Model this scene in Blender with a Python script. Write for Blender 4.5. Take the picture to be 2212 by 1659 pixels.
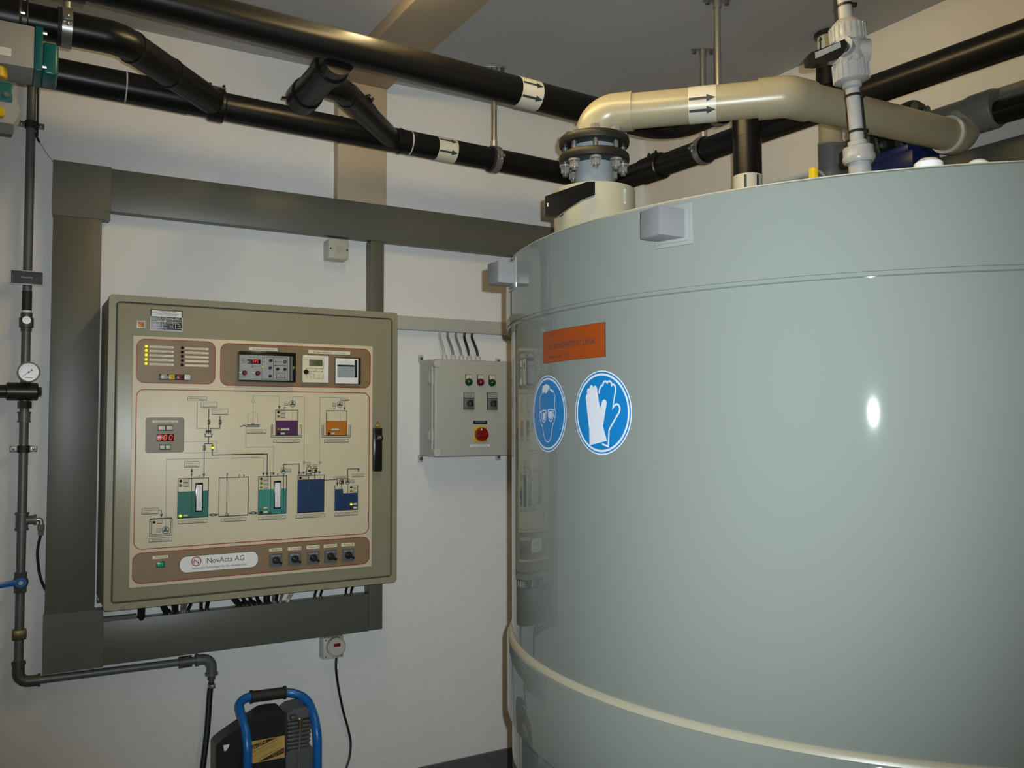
import bpy, bmesh, math, random
from mathutils import Vector, Matrix
from mathutils.geometry import tessellate_polygon
random.seed(4)
for o in list(bpy.data.objects): bpy.data.objects.remove(o)
S = bpy.context.scene
C = S.collection

# ------------------------------------------------------------------ camera
PW, PH, FPX = 2212, 1659, 1873.2
CAM = Vector((-0.28472, -3.35194, 1.54397))
CR = Vector((0.86289736, -0.50537564, -0.00189718))
CU = Vector((-0.02079323, -0.03925344, 0.99901292))
CF = Vector((0.50495127, 0.86200616, 0.04438008))
cd = bpy.data.cameras.new('camera'); cam = bpy.data.objects.new('camera', cd); C.objects.link(cam)
cd.sensor_width = 36.0; cd.lens = FPX / PW * 36.0; cd.clip_start = 0.02
cam.matrix_world = Matrix(((CR.x, CU.x, -CF.x, CAM.x), (CR.y, CU.y, -CF.y, CAM.y), (CR.z, CU.z, -CF.z, CAM.z), (0, 0, 0, 1)))
S.camera = cam

# ------------------------------------------------------------------ world, lights, exposure
w = bpy.data.worlds.new('room_world'); S.world = w; w.use_nodes = True
w.node_tree.nodes['Background'].inputs[0].default_value = (1.0, 0.86, 0.62, 1)
w.node_tree.nodes['Background'].inputs[1].default_value = 0.0
S.view_settings.view_transform = 'Standard'; S.view_settings.look = 'None'
S.view_settings.exposure = 0.0; S.view_settings.gamma = 1.0
S.view_settings.use_curve_mapping = False

ROOM_X0, ROOM_X1, ROOM_Y0, ROOM_Z1 = -2.6, 2.442, -5.2, 2.972
# the flash of the hand-held camera: just right of and above the lens
fl = bpy.data.lights.new('camera_flash', 'SPOT'); flo = bpy.data.objects.new('camera_flash', fl); C.objects.link(flo)
fl.energy = 200.0; fl.color = (0.86, 0.96, 1.0); fl.shadow_soft_size = 0.005
fl.spot_size = math.radians(86); fl.spot_blend = 1.0
flo.matrix_world = Matrix.Translation(CR * 0.026 + CU * 0.028 - CF * 0.01) @ cam.matrix_world
# warm fluorescent ceiling lamps (built further down): x, y of the middle, length, radiance
LAMP_COLOR = (1.0, 0.74, 0.35)
LAMPS = [((0.66, -1.57), 1.25, 36.0), ((0.66, -4.0), 1.25, 8.0)]

# ------------------------------------------------------------------ helpers
def ray(x, y): return CF + CR * ((x - PW / 2) / FPX) - CU * ((y - PH / 2) / FPX)
def PY(x, y, v):
    d = ray(x, y); return CAM + d * ((v - CAM.y) / d.y)
def PX(x, y, v):
    d = ray(x, y); return CAM + d * ((v - CAM.x) / d.x)
def PZ(x, y, v):
    d = ray(x, y); return CAM + d * ((v - CAM.z) / d.z)
def PT(x, y, t): return CAM + ray(x, y) * t
def lin(r, g, b):
    f = lambda c: (c / 255) / 12.92 if c <= 10 else ((c / 255 + .055) / 1.055) ** 2.4
    return (f(r), f(g), f(b))
MATS = {}
def mat(name, col, rough=.5, metal=0., bump=0., bscale=60., mottle=0., mscale=3., emit=None, estr=0., spec=.5, trans=0., coat=0.):
    m = bpy.data.materials.new(name); m.use_nodes = True; nt = m.node_tree; n = nt.nodes; b = n['Principled BSDF']
    b.inputs['Base Color'].default_value = (*col, 1); b.inputs['Roughness'].default_value = rough; b.inputs['Metallic'].default_value = metal
    b.inputs['Specular IOR Level'].default_value = spec
    if coat: b.inputs['Coat Weight'].default_value = coat; b.inputs['Coat Roughness'].default_value = .06
    if trans: b.inputs['Transmission Weight'].default_value = trans
    if emit: b.inputs['Emission Color'].default_value = (*emit, 1); b.inputs['Emission Strength'].default_value = estr
    tc = n.new('ShaderNodeTexCoord')
    if mottle:
        t = n.new('ShaderNodeTexNoise'); t.inputs['Scale'].default_value = mscale; t.inputs['Detail'].default_value = 6
        r = n.new('ShaderNodeMixRGB'); r.blend_type = 'MIX'
        r.inputs[1].default_value = (*[c * (1 - mottle) for c in col], 1); r.inputs[2].default_value = (*[min(1, c * (1 + mottle)) for c in col], 1)
        nt.links.new(tc.outputs['Object'], t.inputs['Vector']); nt.links.new(t.outputs['Fac'], r.inputs[0]); nt.links.new(r.outputs[0], b.inputs['Base Color'])
    if bump:
        t = n.new('ShaderNodeTexNoise'); t.inputs['Scale'].default_value = bscale; t.inputs['Detail'].default_value = 4
        bp = n.new('ShaderNodeBump'); bp.inputs['Strength'].default_value = bump; bp.inputs['Distance'].default_value = .01
        nt.links.new(tc.outputs['Object'], t.inputs['Vector']); nt.links.new(t.outputs['Fac'], bp.inputs['Height']); nt.links.new(bp.outputs[0], b.inputs['Normal'])
    MATS[name] = m
    return m

class MB:
    """collects shapes in world coordinates; becomes ONE mesh"""
    def __init__(s): s.v = []; s.f = []
    def add(s, vs, fs):
        o = len(s.v); s.v += [Vector(x) for x in vs]; s.f += [[i + o for i in q] for q in fs]; return s
    def bmadd(s, bm):
        bm.verts.index_update(); s.add([v.co.copy() for v in bm.verts], [[v.index for v in f.verts] for f in bm.faces]); bm.free(); return s
    def obox(s, c, ax, ay, az, bev=0., seg=2):
        """box at centre c with half axis vectors"""
        c = Vector(c); ax = Vector(ax); ay = Vector(ay); az = Vector(az)
        bm = bmesh.new(); bmesh.ops.create_cube(bm, size=2.)
        L = (ax.length, ay.length, az.length)
        for v in bm.verts: v.co = Vector((v.co.x * L[0], v.co.y * L[1], v.co.z * L[2]))
        if bev: bmesh.ops.bevel(bm, geom=bm.edges[:], offset=min(bev, min(L) * .95), segments=seg, affect='EDGES', profile=.5)
        M = Matrix((ax.normalized(), ay.normalized(), az.normalized())).transposed()
        for v in bm.verts: v.co = M @ v.co + c
        if M.determinant() < 0: bmesh.ops.reverse_faces(bm, faces=bm.faces[:])
        return s.bmadd(bm)
    def box(s, a, b, bev=0., seg=2):
        a = Vector(a); b = Vector(b); c = (a + b) / 2; h = (b - a) / 2
        return s.obox(c, (abs(h.x), 0, 0), (0, abs(h.y), 0), (0, 0, abs(h.z)), bev, seg)
    def tube(s, pts, r, seg=16, caps=True):
        pts = [Vector(p) for p in pts]; n = len(pts)
        rr = r if isinstance(r, (list, tuple)) else [r] * n
        T = []
        for i in range(n):
            t = (pts[min(i + 1, n - 1)] - pts[max(i - 1, 0)]); T.append(t.normalized() if t.length > 1e-9 else Vector((0, 0, 1)))
        u = T[0].orthogonal().normalized(); vs = []; fs = []
        for i in range(n):
            if i: u = (T[i - 1].rotation_difference(T[i]) @ u); u = (u - T[i] * u.dot(T[i])).normalized()
            w_ = T[i].cross(u)
            for k in range(seg):
                a = 2 * math.pi * k / seg; vs.append(pts[i] + (u * math.cos(a) + w_ * math.sin(a)) * rr[i])
        for i in range(n - 1):
            for k in range(seg):
                k2 = (k + 1) % seg; fs.append([i * seg + k, i * seg + k2, (i + 1) * seg + k2, (i + 1) * seg + k])
        if caps: fs.append(list(range(seg))[::-1]); fs.append([(n - 1) * seg + k for k in range(seg)])
        return s.add(vs, fs)
    def lathe(s, o, ax, prof, seg=32):
        """prof: (radius, height along ax); closed by its own end points"""
        o = Vector(o); ax = Vector(ax).normalized(); u = ax.orthogonal().normalized(); w_ = ax.cross(u); vs = []; fs = []
        for (r, h) in prof:
            for k in range(seg):
                a = 2 * math.pi * k / seg; vs.append(o + ax * h + (u * math.cos(a) + w_ * math.sin(a)) * max(r, 1e-5))
        for i in range(len(prof) - 1):
            for k in range(seg):
                k2 = (k + 1) % seg; fs.append([i * seg + k, i * seg + k2, (i + 1) * seg + k2, (i + 1) * seg + k])
        if prof[0][0] > 1e-4: fs.append(list(range(seg))[::-1])
        if prof[-1][0] > 1e-4: fs.append([(len(prof) - 1) * seg + k for k in range(seg)])
        return s.add(vs, fs)
    def cyl(s, a, b, r, seg=24, bev=0.):
        a = Vector(a); b = Vector(b); h = (b - a).length
        p = [(r, 0), (r, h)] if not bev else [(r - bev, 0), (r, bev), (r, h - bev), (r - bev, h)]
        return s.lathe(a, b - a, p, seg)
    def ring(s, c, ax, ri, ro, h, seg=32):
        c = Vector(c); ax = Vector(ax).normalized(); u = ax.orthogonal().normalized(); w_ = ax.cross(u); vs = []; fs = []
        for (r, hh) in [(ri, -h / 2), (ro, -h / 2), (ro, h / 2), (ri, h / 2)]:
            for k in range(seg):
                a = 2 * math.pi * k / seg; vs.append(c + ax * hh + (u * math.cos(a) + w_ * math.sin(a)) * r)
        for i in range(4):
            j = (i + 1) % 4
            for k in range(seg):
                k2 = (k + 1) % seg; fs.append([i * seg + k, i * seg + k2, j * seg + k2, j * seg + k])
        return s.add(vs, fs)
    def prism(s, poly, ext):
        poly = [Vector(p) for p in poly]; ext = Vector(ext); n = len(poly)
        tr = tessellate_polygon([poly]); nn = sum(((poly[b] - poly[a]).cross(poly[c] - poly[a]) for a, b, c in tr), Vector())
        tr = [t for t in tr]
        fs = [list(t) for t in tr] + [[i + n for i in t][::-1] for t in tr]
        fs += [[i, (i + 1) % n, (i + 1) % n + n, i + n] for i in range(n)]
        bm = bmesh.new(); vv = [bm.verts.new(p) for p in poly + [p + ext for p in poly]]
        for f in fs:
            try: bm.faces.new([vv[i] for i in f])
            except ValueError: pass
        bmesh.ops.recalc_face_normals(bm, faces=bm.faces[:])
        return s.bmadd(bm)
    def sphere(s, c, r, seg=16, sq=1.0, ax=(0, 0, 1), half=False):
        n = 8; prof = []
        a0 = 0 if half else -math.pi / 2
        for i in range(n + 1):
            a = a0 + (math.pi / 2 - a0) * i / n; prof.append((r * math.cos(a), r * sq * math.sin(a)))
        return s.lathe(c, ax, prof, seg)
    def flat(s, poly, mp=None):
        """flat filled outline (list of 2-D or 3-D points)"""
        p3 = [Vector((p[0], p[1], 0)) if len(p) == 2 else Vector(p) for p in poly]
        return s.add([mp(p) if mp else p for p in p3], [list(t) for t in tessellate_polygon([p3])])

ORG = {}
def finish(name, b, m, org, smooth=40):
    me = bpy.data.meshes.new(name); me.from_pydata([v - org for v in b.v], [], b.f); me.update(); me.validate()
    if smooth:
        me.polygons.foreach_set('use_smooth', [True] * len(me.polygons)); me.set_sharp_from_angle(angle=math.radians(smooth))
    me.materials.append(MATS[m] if isinstance(m, str) else m)
    o = bpy.data.objects.new(name, me); C.objects.link(o); return o
def tag(o, label, cat, group=None):
    o['label'] = label; o['category'] = cat
    if group: o['group'] = group
def thing(name, label, cat, loc, group=None):
    o = bpy.data.objects.new(name, None); C.objects.link(o); o.location = loc; o.empty_display_size = .05
    tag(o, label, cat, group); ORG[o.name] = Vector(loc); return o
def part(name, b, m, parent, label=None, smooth=40):
    org = ORG[parent.name]; o = finish(name, b, m, org, smooth); o.parent = parent; ORG[o.name] = org
    if label: o['label'] = label
    return o
def solo(name, b, m, label, cat, group=None, loc=None, smooth=40):
    xs = [v.x for v in b.v]; ys = [v.y for v in b.v]; zs = [v.z for v in b.v]
    loc = Vector(loc) if loc else Vector(((min(xs) + max(xs)) / 2, (min(ys) + max(ys)) / 2, min(zs)))
    o = finish(name, b, m, loc, smooth); o.location = loc; tag(o, label, cat, group); ORG[o.name] = loc; return o
def struct(name, b, m, label=None, smooth=0):
    o = finish(name, b, m, Vector(), smooth); o['kind'] = 'structure'; ORG[o.name] = Vector()
    if label: o['label'] = label
    return o
def fillet(pts, rad, n=8):
    """polyline with rounded corners; rad is one number or one per inner corner"""
    pts = [Vector(p) for p in pts]; out = [pts[0]]
    for i in range(1, len(pts) - 1):
        r = rad[i - 1] if isinstance(rad, (list, tuple)) else rad
        a, p, b = pts[i - 1], pts[i], pts[i + 1]; u = (a - p).normalized(); v = (b - p).normalized()
        ang = u.angle(v); d = min(r / math.tan(ang / 2), (a - p).length * .95, (b - p).length * .95)
        if d < 1e-6 or math.pi - ang < .02: out.append(p); continue
        s_, e_ = p + u * d, p + v * d
        bis = (u + v).normalized(); rr = d * math.tan(ang / 2); ctr = p + bis * (rr / math.sin(ang / 2))
        va, vb = s_ - ctr, e_ - ctr; q = va.rotation_difference(vb); ax, an = q.to_axis_angle()
        for k in range(n + 1): out.append(ctr + Matrix.Rotation(an * k / n, 3, ax) @ va)
    out.append(pts[-1]); return out
def smoothpath(pts, n=8):
    """Catmull-Rom through the points"""
    pts = [Vector(p) for p in pts]; P = [pts[0] * 2 - pts[1]] + pts + [pts[-1] * 2 - pts[-2]]; out = []
    for i in range(1, len(P) - 2):
        for k in range(n):
            t = k / n; a, b, c, d = P[i - 1], P[i], P[i + 1], P[i + 2]
            out.append(.5 * ((2 * b) + (c - a) * t + (2 * a - 5 * b + 4 * c - d) * t * t + (3 * b - a - 3 * c + d) * t ** 3))
    out.append(pts[-1]); return out
def rrect(x0, z0, x1, z1, r, n=6):
    """rounded rectangle outline, 2-D"""
    out = []
    for cx, cz, a0 in ((x1 - r, z1 - r, 0), (x0 + r, z1 - r, 90), (x0 + r, z0 + r, 180), (x1 - r, z0 + r, 270)):
        for k in range(n + 1):
            a = math.radians(a0 + 90 * k / n); out.append((cx + r * math.cos(a), cz + r * math.sin(a)))
    return out
def circ(cx, cz, r, n=28, rz=None):
    return [(cx + r * math.cos(2 * math.pi * k / n), cz + (rz or r) * math.sin(2 * math.pi * k / n)) for k in range(n)]
def stroke(b, pts, wd, mp, closed=False):
    """flat line of width wd through 2-D points"""
    if closed: pts = list(pts) + [pts[0], pts[1]]
    n = len(pts)
    P = [Vector((p[0], p[1])) for p in pts]; L = []; R = []
    for i in range(n):
        a = (P[i] - P[i - 1]).normalized() if i else (P[1] - P[0]).normalized()
        c = (P[i + 1] - P[i]).normalized() if i < n - 1 else a
        t = (a + c); t = t.normalized() if t.length > .3 else c
        k = 1 / max(.5, t.dot(c)); nn = Vector((-t.y, t.x)) * (wd / 2 * k); L.append(P[i] + nn); R.append(P[i] - nn)
    for i in range(n - 1):
        q = [L[i], R[i], R[i + 1], L[i + 1]]; b.add([mp(Vector((p.x, p.y, 0))) for p in q], [[0, 1, 2, 3]])
TXT = {}
def text2d(s):
    if s not in TXT:
        cu = bpy.data.curves.new('lettering', 'FONT'); cu.body = s; cu.resolution_u = 3
        ob = bpy.data.objects.new('lettering', cu); me = bpy.data.meshes.new_from_object(ob)
        v = [(q.co.x, q.co.y) for q in me.vertices]; f = [list(p.vertices) for p in me.polygons]
        bpy.data.objects.remove(ob); bpy.data.curves.remove(cu); bpy.data.meshes.remove(me); TXT[s] = (v, f)
    return TXT[s]
def text(b, s, x0, x1, z0, h, mp, fit=True, shear=0.):
    """lettering from x0 to x1 on base line z0 with capital height h"""
    v, f = text2d(s)
    if not v: return
    mn = min(q[0] for q in v); mx = max(q[0] for q in v); k = h / .69; kx = (x1 - x0) / (mx - mn) if fit else k
    b.add([mp(Vector((x0 + (q[0] - mn) * kx + q[1] * k * shear, z0 + q[1] * k, 0))) for q in v], f)
def wallmap(y): return lambda p: Vector((p.x, y, p.y))

# ------------------------------------------------------------------ materials
M_ = mat
def wallmat(name, col, joints):
    m = mat(name, col, .72, bump=0., mottle=.05, mscale=2.2); nt = m.node_tree; n = nt.nodes; b = n['Principled BSDF']
    tc = n.new('ShaderNodeTexCoord')
    t1 = n.new('ShaderNodeTexNoise'); t1.inputs['Scale'].default_value = 38; t1.inputs['Detail'].default_value = 5
    t2 = n.new('ShaderNodeTexNoise'); t2.inputs['Scale'].default_value = 4; t2.inputs['Detail'].default_value = 3
    nt.links.new(tc.outputs['Object'], t1.inputs['Vector']); nt.links.new(tc.outputs['Object'], t2.inputs['Vector'])
    ad = n.new('ShaderNodeMath'); ad.operation = 'MULTIPLY_ADD'; ad.inputs[1].default_value = 1.2
    nt.links.new(t2.outputs['Fac'], ad.inputs[0]); nt.links.new(t1.outputs['Fac'], ad.inputs[2])
    h = ad.outputs[0]
    sx = n.new('ShaderNodeSeparateXYZ'); nt.links.new(tc.outputs['Object'], sx.inputs[0])
    for z in joints:                      # faint horizontal joints of the formwork boards, broken up by noise
        wv = n.new('ShaderNodeMath'); wv.operation = 'MULTIPLY_ADD'; wv.inputs[1].default_value = .012; nt.links.new(t2.outputs['Fac'], wv.inputs[0]); nt.links.new(sx.outputs[2], wv.inputs[2])
        d = n.new('ShaderNodeMath'); d.operation = 'COMPARE'; d.inputs[1].default_value = z + .006; d.inputs[2].default_value = .0022; nt.links.new(wv.outputs[0], d.inputs[0])
        g = n.new('ShaderNodeMath'); g.operation = 'GREATER_THAN'; g.inputs[1].default_value = .47; nt.links.new(t1.outputs['Fac'], g.inputs[0])
        mu = n.new('ShaderNodeMath'); mu.operation = 'MULTIPLY'; nt.links.new(d.outputs[0], mu.inputs[0]); nt.links.new(g.outputs[0], mu.inputs[1])
        sb = n.new('ShaderNodeMath'); sb.operation = 'MULTIPLY_ADD'; sb.inputs[1].default_value = -1.6; nt.links.new(mu.outputs[0], sb.inputs[0]); nt.links.new(h, sb.inputs[2]); h = sb.outputs[0]
    bp = n.new('ShaderNodeBump'); bp.inputs['Strength'].default_value = .38; bp.inputs['Distance'].default_value = .007
    nt.links.new(h, bp.inputs['Height']); nt.links.new(bp.outputs[0], b.inputs['Normal'])
wallmat('wall_paint', (.76, .75, .735), (.415, .905, 1.9))
wallmat('wall_paint_right', (.74, .71, .66), ())
M_('ceiling_paint', (.48, .475, .47), .8, bump=.1, bscale=30, mottle=.03)
M_('floor_coat', (.13, .135, .14), .5, bump=.1, bscale=90, mottle=.4, mscale=140)
M_('base_coat', (.10, .105, .11), .55, bump=.15, bscale=120, mottle=.6, mscale=160)
M_('duct_tan', (.50, .40, .275), .6, bump=.05, bscale=50, mottle=.1, mscale=6)
M_('trunk', (.112, .110, .086), .42, mottle=.03)
M_('trunk_light', (.42, .41, .37), .45)
M_('cab', (.275, .255, .172), .33, bump=.03, bscale=350)
M_('gap', (.06, .06, .05), .7)
M_('panel', (.66, .59, .42), .4)
M_('brown', (.235, .16, .085), .4)
M_('greybrown', (.25, .215, .165), .4)
M_('red_print', (.32, .035, .02), .4)
M_('ink', (.03, .04, .05), .5)
M_('ink_grey', (.22, .23, .22), .5)
M_('lab', (.72, .66, .48), .4)
M_('white_plastic', (.80, .80, .78), .35)
M_('white_lab', (.78, .78, .78), .4)
M_('black', (.012, .012, .012), .35)
M_('black_gloss', (.010, .010, .010), .22)
M_('rubber', (.018, .018, .018), .6)
M_('pe_black', (.0055, .0055, .0055), .33, bump=.02, bscale=20, spec=.38)
M_('galv', (.135, .15, .145), .45, .35, mottle=.25, mscale=25)
M_('galv_dark', (.085, .095, .09), .45, .35, mottle=.25, mscale=40)
M_('zinc', (.36, .355, .33), .32, .75, mottle=.1, mscale=30)
M_('chrome', (.50, .50, .48), .25, .6)
M_('brass', (.16, .13, .055), .4, .7)
M_('bronze_dark', (.035, .032, .02), .35, .3)
M_('tank', (.173, .189, .170), .035, mottle=.012, mscale=1.5, spec=.55)
M_('tank_edge_lit', (.34, .31, .225), .35)  # paler and warmer than the tank: lamplight on its edges, put into the colour
M_("lug", (.155, .155, .158), .4, mottle=.06, mscale=40)
M_("weld", (.20, .215, .205), .12)
M_('beige_pvc', (.36, .325, .222), .3)
M_('beige_lab', (.60, .585, .50), .3)
M_('cream_pp', (.42, .405, .30), .38)
M_('grey_pvc', (.16, .165, .15), .4)
M_('bluegrey_pvc', (.28, .315, .335), .3)
M_('white_pvc', (.42, .425, .42), .3)
M_('flange', (.0105, .010, .009), .5, bump=.08, bscale=160)
M_('teal', (.004, .115, .115), .32)
M_('act_grey', (.33, .335, .335), .45)
M_('yellow', (.62, .40, .01), .4)
M_('blue', (.008, .12, .42), .3)
M_('blue_dark', (.004, .012, .075), .35)
M_('sign_blue', (.004, .150, .385), .3)
M_('sign_white', (.54, .55, .60), .35)
M_('sign_orange', (.26, .045, .005), .35)
M_('junction', (.50, .49, .41), .4)
M_('boxgrey', (.43, .435, .395), .38)
M_('boxlight', (.52, .52, .475), .38)
M_('comp_black', (.016, .018, .018), .38)
M_('comp_grey', (.11, .115, .12), .5, .2)
M_('sticker', (.52, .35, .10), .45)
M_('sticker_dark', (.045, .016, .012), .5)
M_('teal_fill', (.008, .135, .11), .4)
M_('green_fill', (.03, .25, .20), .4)
M_('navy_fill', (.008, .035, .115), .4)
M_('purple_fill', (.075, .012, .075), .4)
M_('orange_fill', (.48, .14, .003), .4)
M_('green_lamp', (.003, .06, .012), .25)
M_('red_lamp', (.14, .006, .010), .25)
M_('red', (.22, .008, .006), .3)
M_('green_dark', (.005, .06, .035), .3)
M_('led_off_red', (.035, .006, .006), .3)
M_('led_off_yel', (.30, .23, .015), .3)
M_('led_on', (.75, .75, .02), .4, emit=(.80, .85, .01), estr=.75)
M_('green_on', (.0, .20, .10), .3, emit=(0., .25, .12), estr=.25)
M_('seg_red', (.5, .01, .01), .4, emit=(1., .035, .02), estr=1.15)
M_('yel_led', (.7, .5, .02), .4, emit=(.9, .6, .02), estr=.6)
M_('disp', (.012, .004, .004), .3)
M_('lcd', (.115, .115, .055), .35)
M_('ctrl_face', (.32, .345, .33), .35)
M_('chart', (.30, .36, .36), .4)
M_('hose', (.008, .014, .02), .45)
M_('cable_black', (.012, .012, .012), .45)
M_('cable_grey', (.20, .20, .18), .45)
M_('cable_light', (.50, .48, .40), .45)
M_('glass', (.9, .9, .9), .05, trans=.0)
M_('gauge_face', (.72, .72, .74), .25)

# ------------------------------------------------------------------ the setting
X0, X1, Y0, Z1 = ROOM_X0, ROOM_X1, ROOM_Y0, ROOM_Z1
struct('wall_left', MB().box((X0 - .2, 0, 0), (X1 + .2, .2, Z1)), 'wall_paint')
struct('wall_right', MB().box((X1, Y0, 0), (X1 + .2, 0, Z1)), 'wall_paint_right')
struct('wall_rear', MB().box((X0 - .2, Y0 - .2, 0), (X1 + .2, Y0, Z1)), 'wall_paint_right')
struct('wall_far_side', MB().box((X0 - .2, Y0, 0), (X0, 0, Z1)), 'wall_paint_right')
struct('floor', MB().box((X0 - .2, Y0 - .2, -.2), (X1 + .2, .2, 0)), 'floor_coat')
struct('ceiling', MB().box((X0 - .2, Y0 - .2, Z1), (X1 + .2, .2, Z1 + .2)), 'ceiling_paint')
struct('baseboard_left', MB().box((X0, -.012, 0), (X1, 0, .12), .004), 'base_coat')
struct('baseboard_right', MB().box((X1 - .012, Y0, 0), (X1, -.012, .12), .004), 'base_coat')

# ceiling lamp housings (above and behind the picture's top edge)
for i, ((lx, ly), ll, pw) in enumerate(LAMPS):
    t = thing('fluorescent_lamp', ['white fluorescent ceiling lamp nearest the control cabinet', 'white fluorescent ceiling lamp farther from the control cabinet'][i], 'lamp', (lx, ly, Z1 - .09), 'ceiling lamps')
    part('housing', MB().box((lx - .035, ly - ll / 2 - .03, Z1 - .05), (lx + .035, ly + ll / 2 + .03, Z1 - .0005), .006), 'white_plastic', t)
    lm_ = mat('lamp_diffuser_%d' % i, (.8, .8, .75), .5, emit=LAMP_COLOR, estr=pw)
    part('diffuser', MB().cyl((lx, ly - ll / 2, Z1 - .078), (lx, ly + ll / 2, Z1 - .078), .030, 16), lm_, t)

# tan cable duct: along the ceiling, then down the wall into the trunking
DL, DR, DD = .845, 1.058, .05
t = thing('cable_duct', 'tan boxed cable duct running across the ceiling and down the wall', 'cable duct', (.95, -.02, 2.43))
part('ceiling_run', MB().box((DL, -3.6, Z1 - DD), (DR, 0, Z1), .002), 'duct_tan', t)
part('wall_run', MB().box((DL, -DD, 2.43), (DR - .004, 0, Z1 - DD - .0005), .002), 'duct_tan', t)

# dark trunking around the cabinet
TF = -.06
ZT0, ZT1, ZB0, ZB1, VL, VR = 2.283, 2.4335, .718, .866, -.1545, -.0045
t = thing('cable_trunking', 'wide dark grey cable trunking running level above the control cabinet', 'trunking', (1.2, -.03, ZT0))
part('body', MB().box((.022, TF + .004, ZT0 + .003), (2.38, 0, ZT1 - .003), .001), 'trunk', t)
part('cover', MB().box((.022, TF, ZT0), (2.38, TF + .0045, ZT1), .0015), 'trunk', t)
t = thing('cable_trunking', 'wide dark grey upright cable trunking left of the control cabinet', 'trunking', (-.08, -.03, .91))
part('body', MB().box((VL + .003, TF + .004, .908), (VR - .003, 0, 2.252), .001), 'trunk', t)
part('cover', MB().box((VL, TF, .908), (VR, TF + .0045, 2.252), .0015), 'trunk', t)
t = thing('cable_trunking', 'wide dark grey level cable trunking below the control cabinet', 'trunking', (.5, -.03, ZB0))
part('body', MB().box((.024, TF + .004, ZB0 + .003), (.98, 0, ZB1 - .003), .001), 'trunk', t)
part('cover', MB().box((.024, TF, ZB0), (.982, TF + .0045, ZB1), .0015), 'trunk', t)
t = thing('cable_trunking', 'dark grey cable trunking along the right wall behind the tank', 'trunking', (2.41, -1.5, ZT0))
part('body', MB().box((2.384, -4.5, ZT0 - .010), (2.4415, -.0605, ZT1 - .016), .001), 'trunk', t)
part('cover', MB().box((2.3805, -4.5, ZT0 - .013), (2.3845, -.0605, ZT1 - .013), .0015), 'trunk', t)
# corner covers sit a few millimetres proud
b = MB(); e = .004
b.prism([(VL - e, TF - .003, ZT1 + e), (.022, TF - .003, ZT1 + e), (.022, TF - .003, ZT0 - e), (VR + e - .003, TF - .003, ZT0 - e), (VR + e - .003, TF - .003, 2.25), (VL - e, TF - .003, 2.25)], (0, .003, 0))
solo('trunking_corner', b, 'trunk', 'dark grey corner cover where the upright and upper trunking meet', 'trunking')
b = MB()
b.prism([(VL - e, TF - .003, .91), (VR + e - .003, TF - .003, .91), (VR + e - .003, TF - .003, ZB1 + e - .002), (.024, TF - .003, ZB1 + e - .002), (.024, TF - .003, ZB0 - e), (VL - e, TF - .003, ZB0 - e)], (0, .003, 0))
b.box((VL, TF, ZB0 + .001), (.023, -.0005, .907))
b.box((-.004, -.056, ZB1 - .003), (.13, -.03, ZB1 + .012))
solo('trunking_corner', b, 'trunk', 'dark grey corner cover where the upright and lower trunking meet', 'trunking')
b = MB(); b.box((VL, TF, 2.2525), (.0215, -.0005, ZT1))
solo('trunking_corner_box', b, 'trunk', 'dark grey trunking elbow body behind the upper corner cover', 'trunking')
# narrow upright trunking right of the cabinet's middle, passing behind the cabinet
t = thing('narrow_trunking', 'narrow dark grey upright cable trunking running behind the control cabinet', 'trunking', (1.01, -.03, .72))
part('body', MB().box((.985, TF + .006, .7195), (1.040, 0, 2.2825), .001), 'trunk', t)
part('cover', MB().box((.984, TF + .002, .7195), (1.041, TF + .0065, 2.2825), .0012), 'trunk', t)
# light grey trunking above the switch box
gz0, gz1 = 1.932, 1.987
t = thing('wall_trunking', 'narrow light grey level trunking above the grey switch box', 'trunking', (1.6, -.02, gz0))
part('body', MB().box((1.042, -.036, gz0), (2.40, 0, gz1 - .001), .001), 'trunk_light', t)
part('cover', MB().box((1.042, -.04, gz0 - .001), (2.40, -.0362, gz1), .0012), 'trunk_light', t)

# ------------------------------------------------------------------ control cabinet
CZ0, CZ1, CD = .947, 1.9605, .30
cab = thing('control_cabinet', 'large beige-grey steel control cabinet with a printed flow diagram door', 'cabinet', (.5, -.15, CZ0))
YF = -CD
b = MB().box((.004, -CD + .02, CZ0 + .004), (.996, -.012, CZ1 - .004), .004)
part('body', b, 'cab', cab)
q0 = PY(254, 653, YF); q1 = PY(846.5, 1243, YF); dx0, dz1, dx1, dz0 = q0.x, q0.z, q1.x, q1.z
dx1 = PY(845.5, 900, YF).x; dz0 = PY(700, 1258, YF).z; dx0 = PY(247, 950, YF).x + .002
# front rim with a recessed joint around the door
b = MB(); o_ = rrect(0, CZ0, 1, CZ1, .012); i_ = rrect(dx0 - .004, dz0 - .004, dx1 + .004, dz1 + .004, .014); n = len(o_)
vs = [Vector((x, YF, z)) for x, z in o_] + [Vector((x, YF, z)) for x, z in i_] + [Vector((x, YF + .024, z)) for x, z in o_] + [Vector((x, YF + .024, z)) for x, z in i_]
fs = []
for k in range(n):
    j = (k + 1) % n
    fs += [[k, k + n, j + n, j], [k + 2 * n, j + 2 * n, j + 3 * n, k + 3 * n], [k, j, j + 2 * n, k + 2 * n], [k + n, k + 3 * n, j + 3 * n, j + n]]
part('front_rim', b.add(vs, fs), 'cab', cab)
part('door_seal', MB().box((dx0 - .005, YF + .010, dz0 - .005), (dx1 + .005, YF + .0195, dz1 + .005)), 'gap', cab, 'dark rubber joint around the door')
door = part('door', MB().box((dx0, YF - .0, dz0), (dx1, YF + .012, dz1), .005, 3), 'cab', cab)
for z_ in (CZ0 - .012,): part('wall_bracket', MB().box((.006, -.02, z_ - .012), (.03, -.004, z_ + .008), .002), 'brass', cab)
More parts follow.
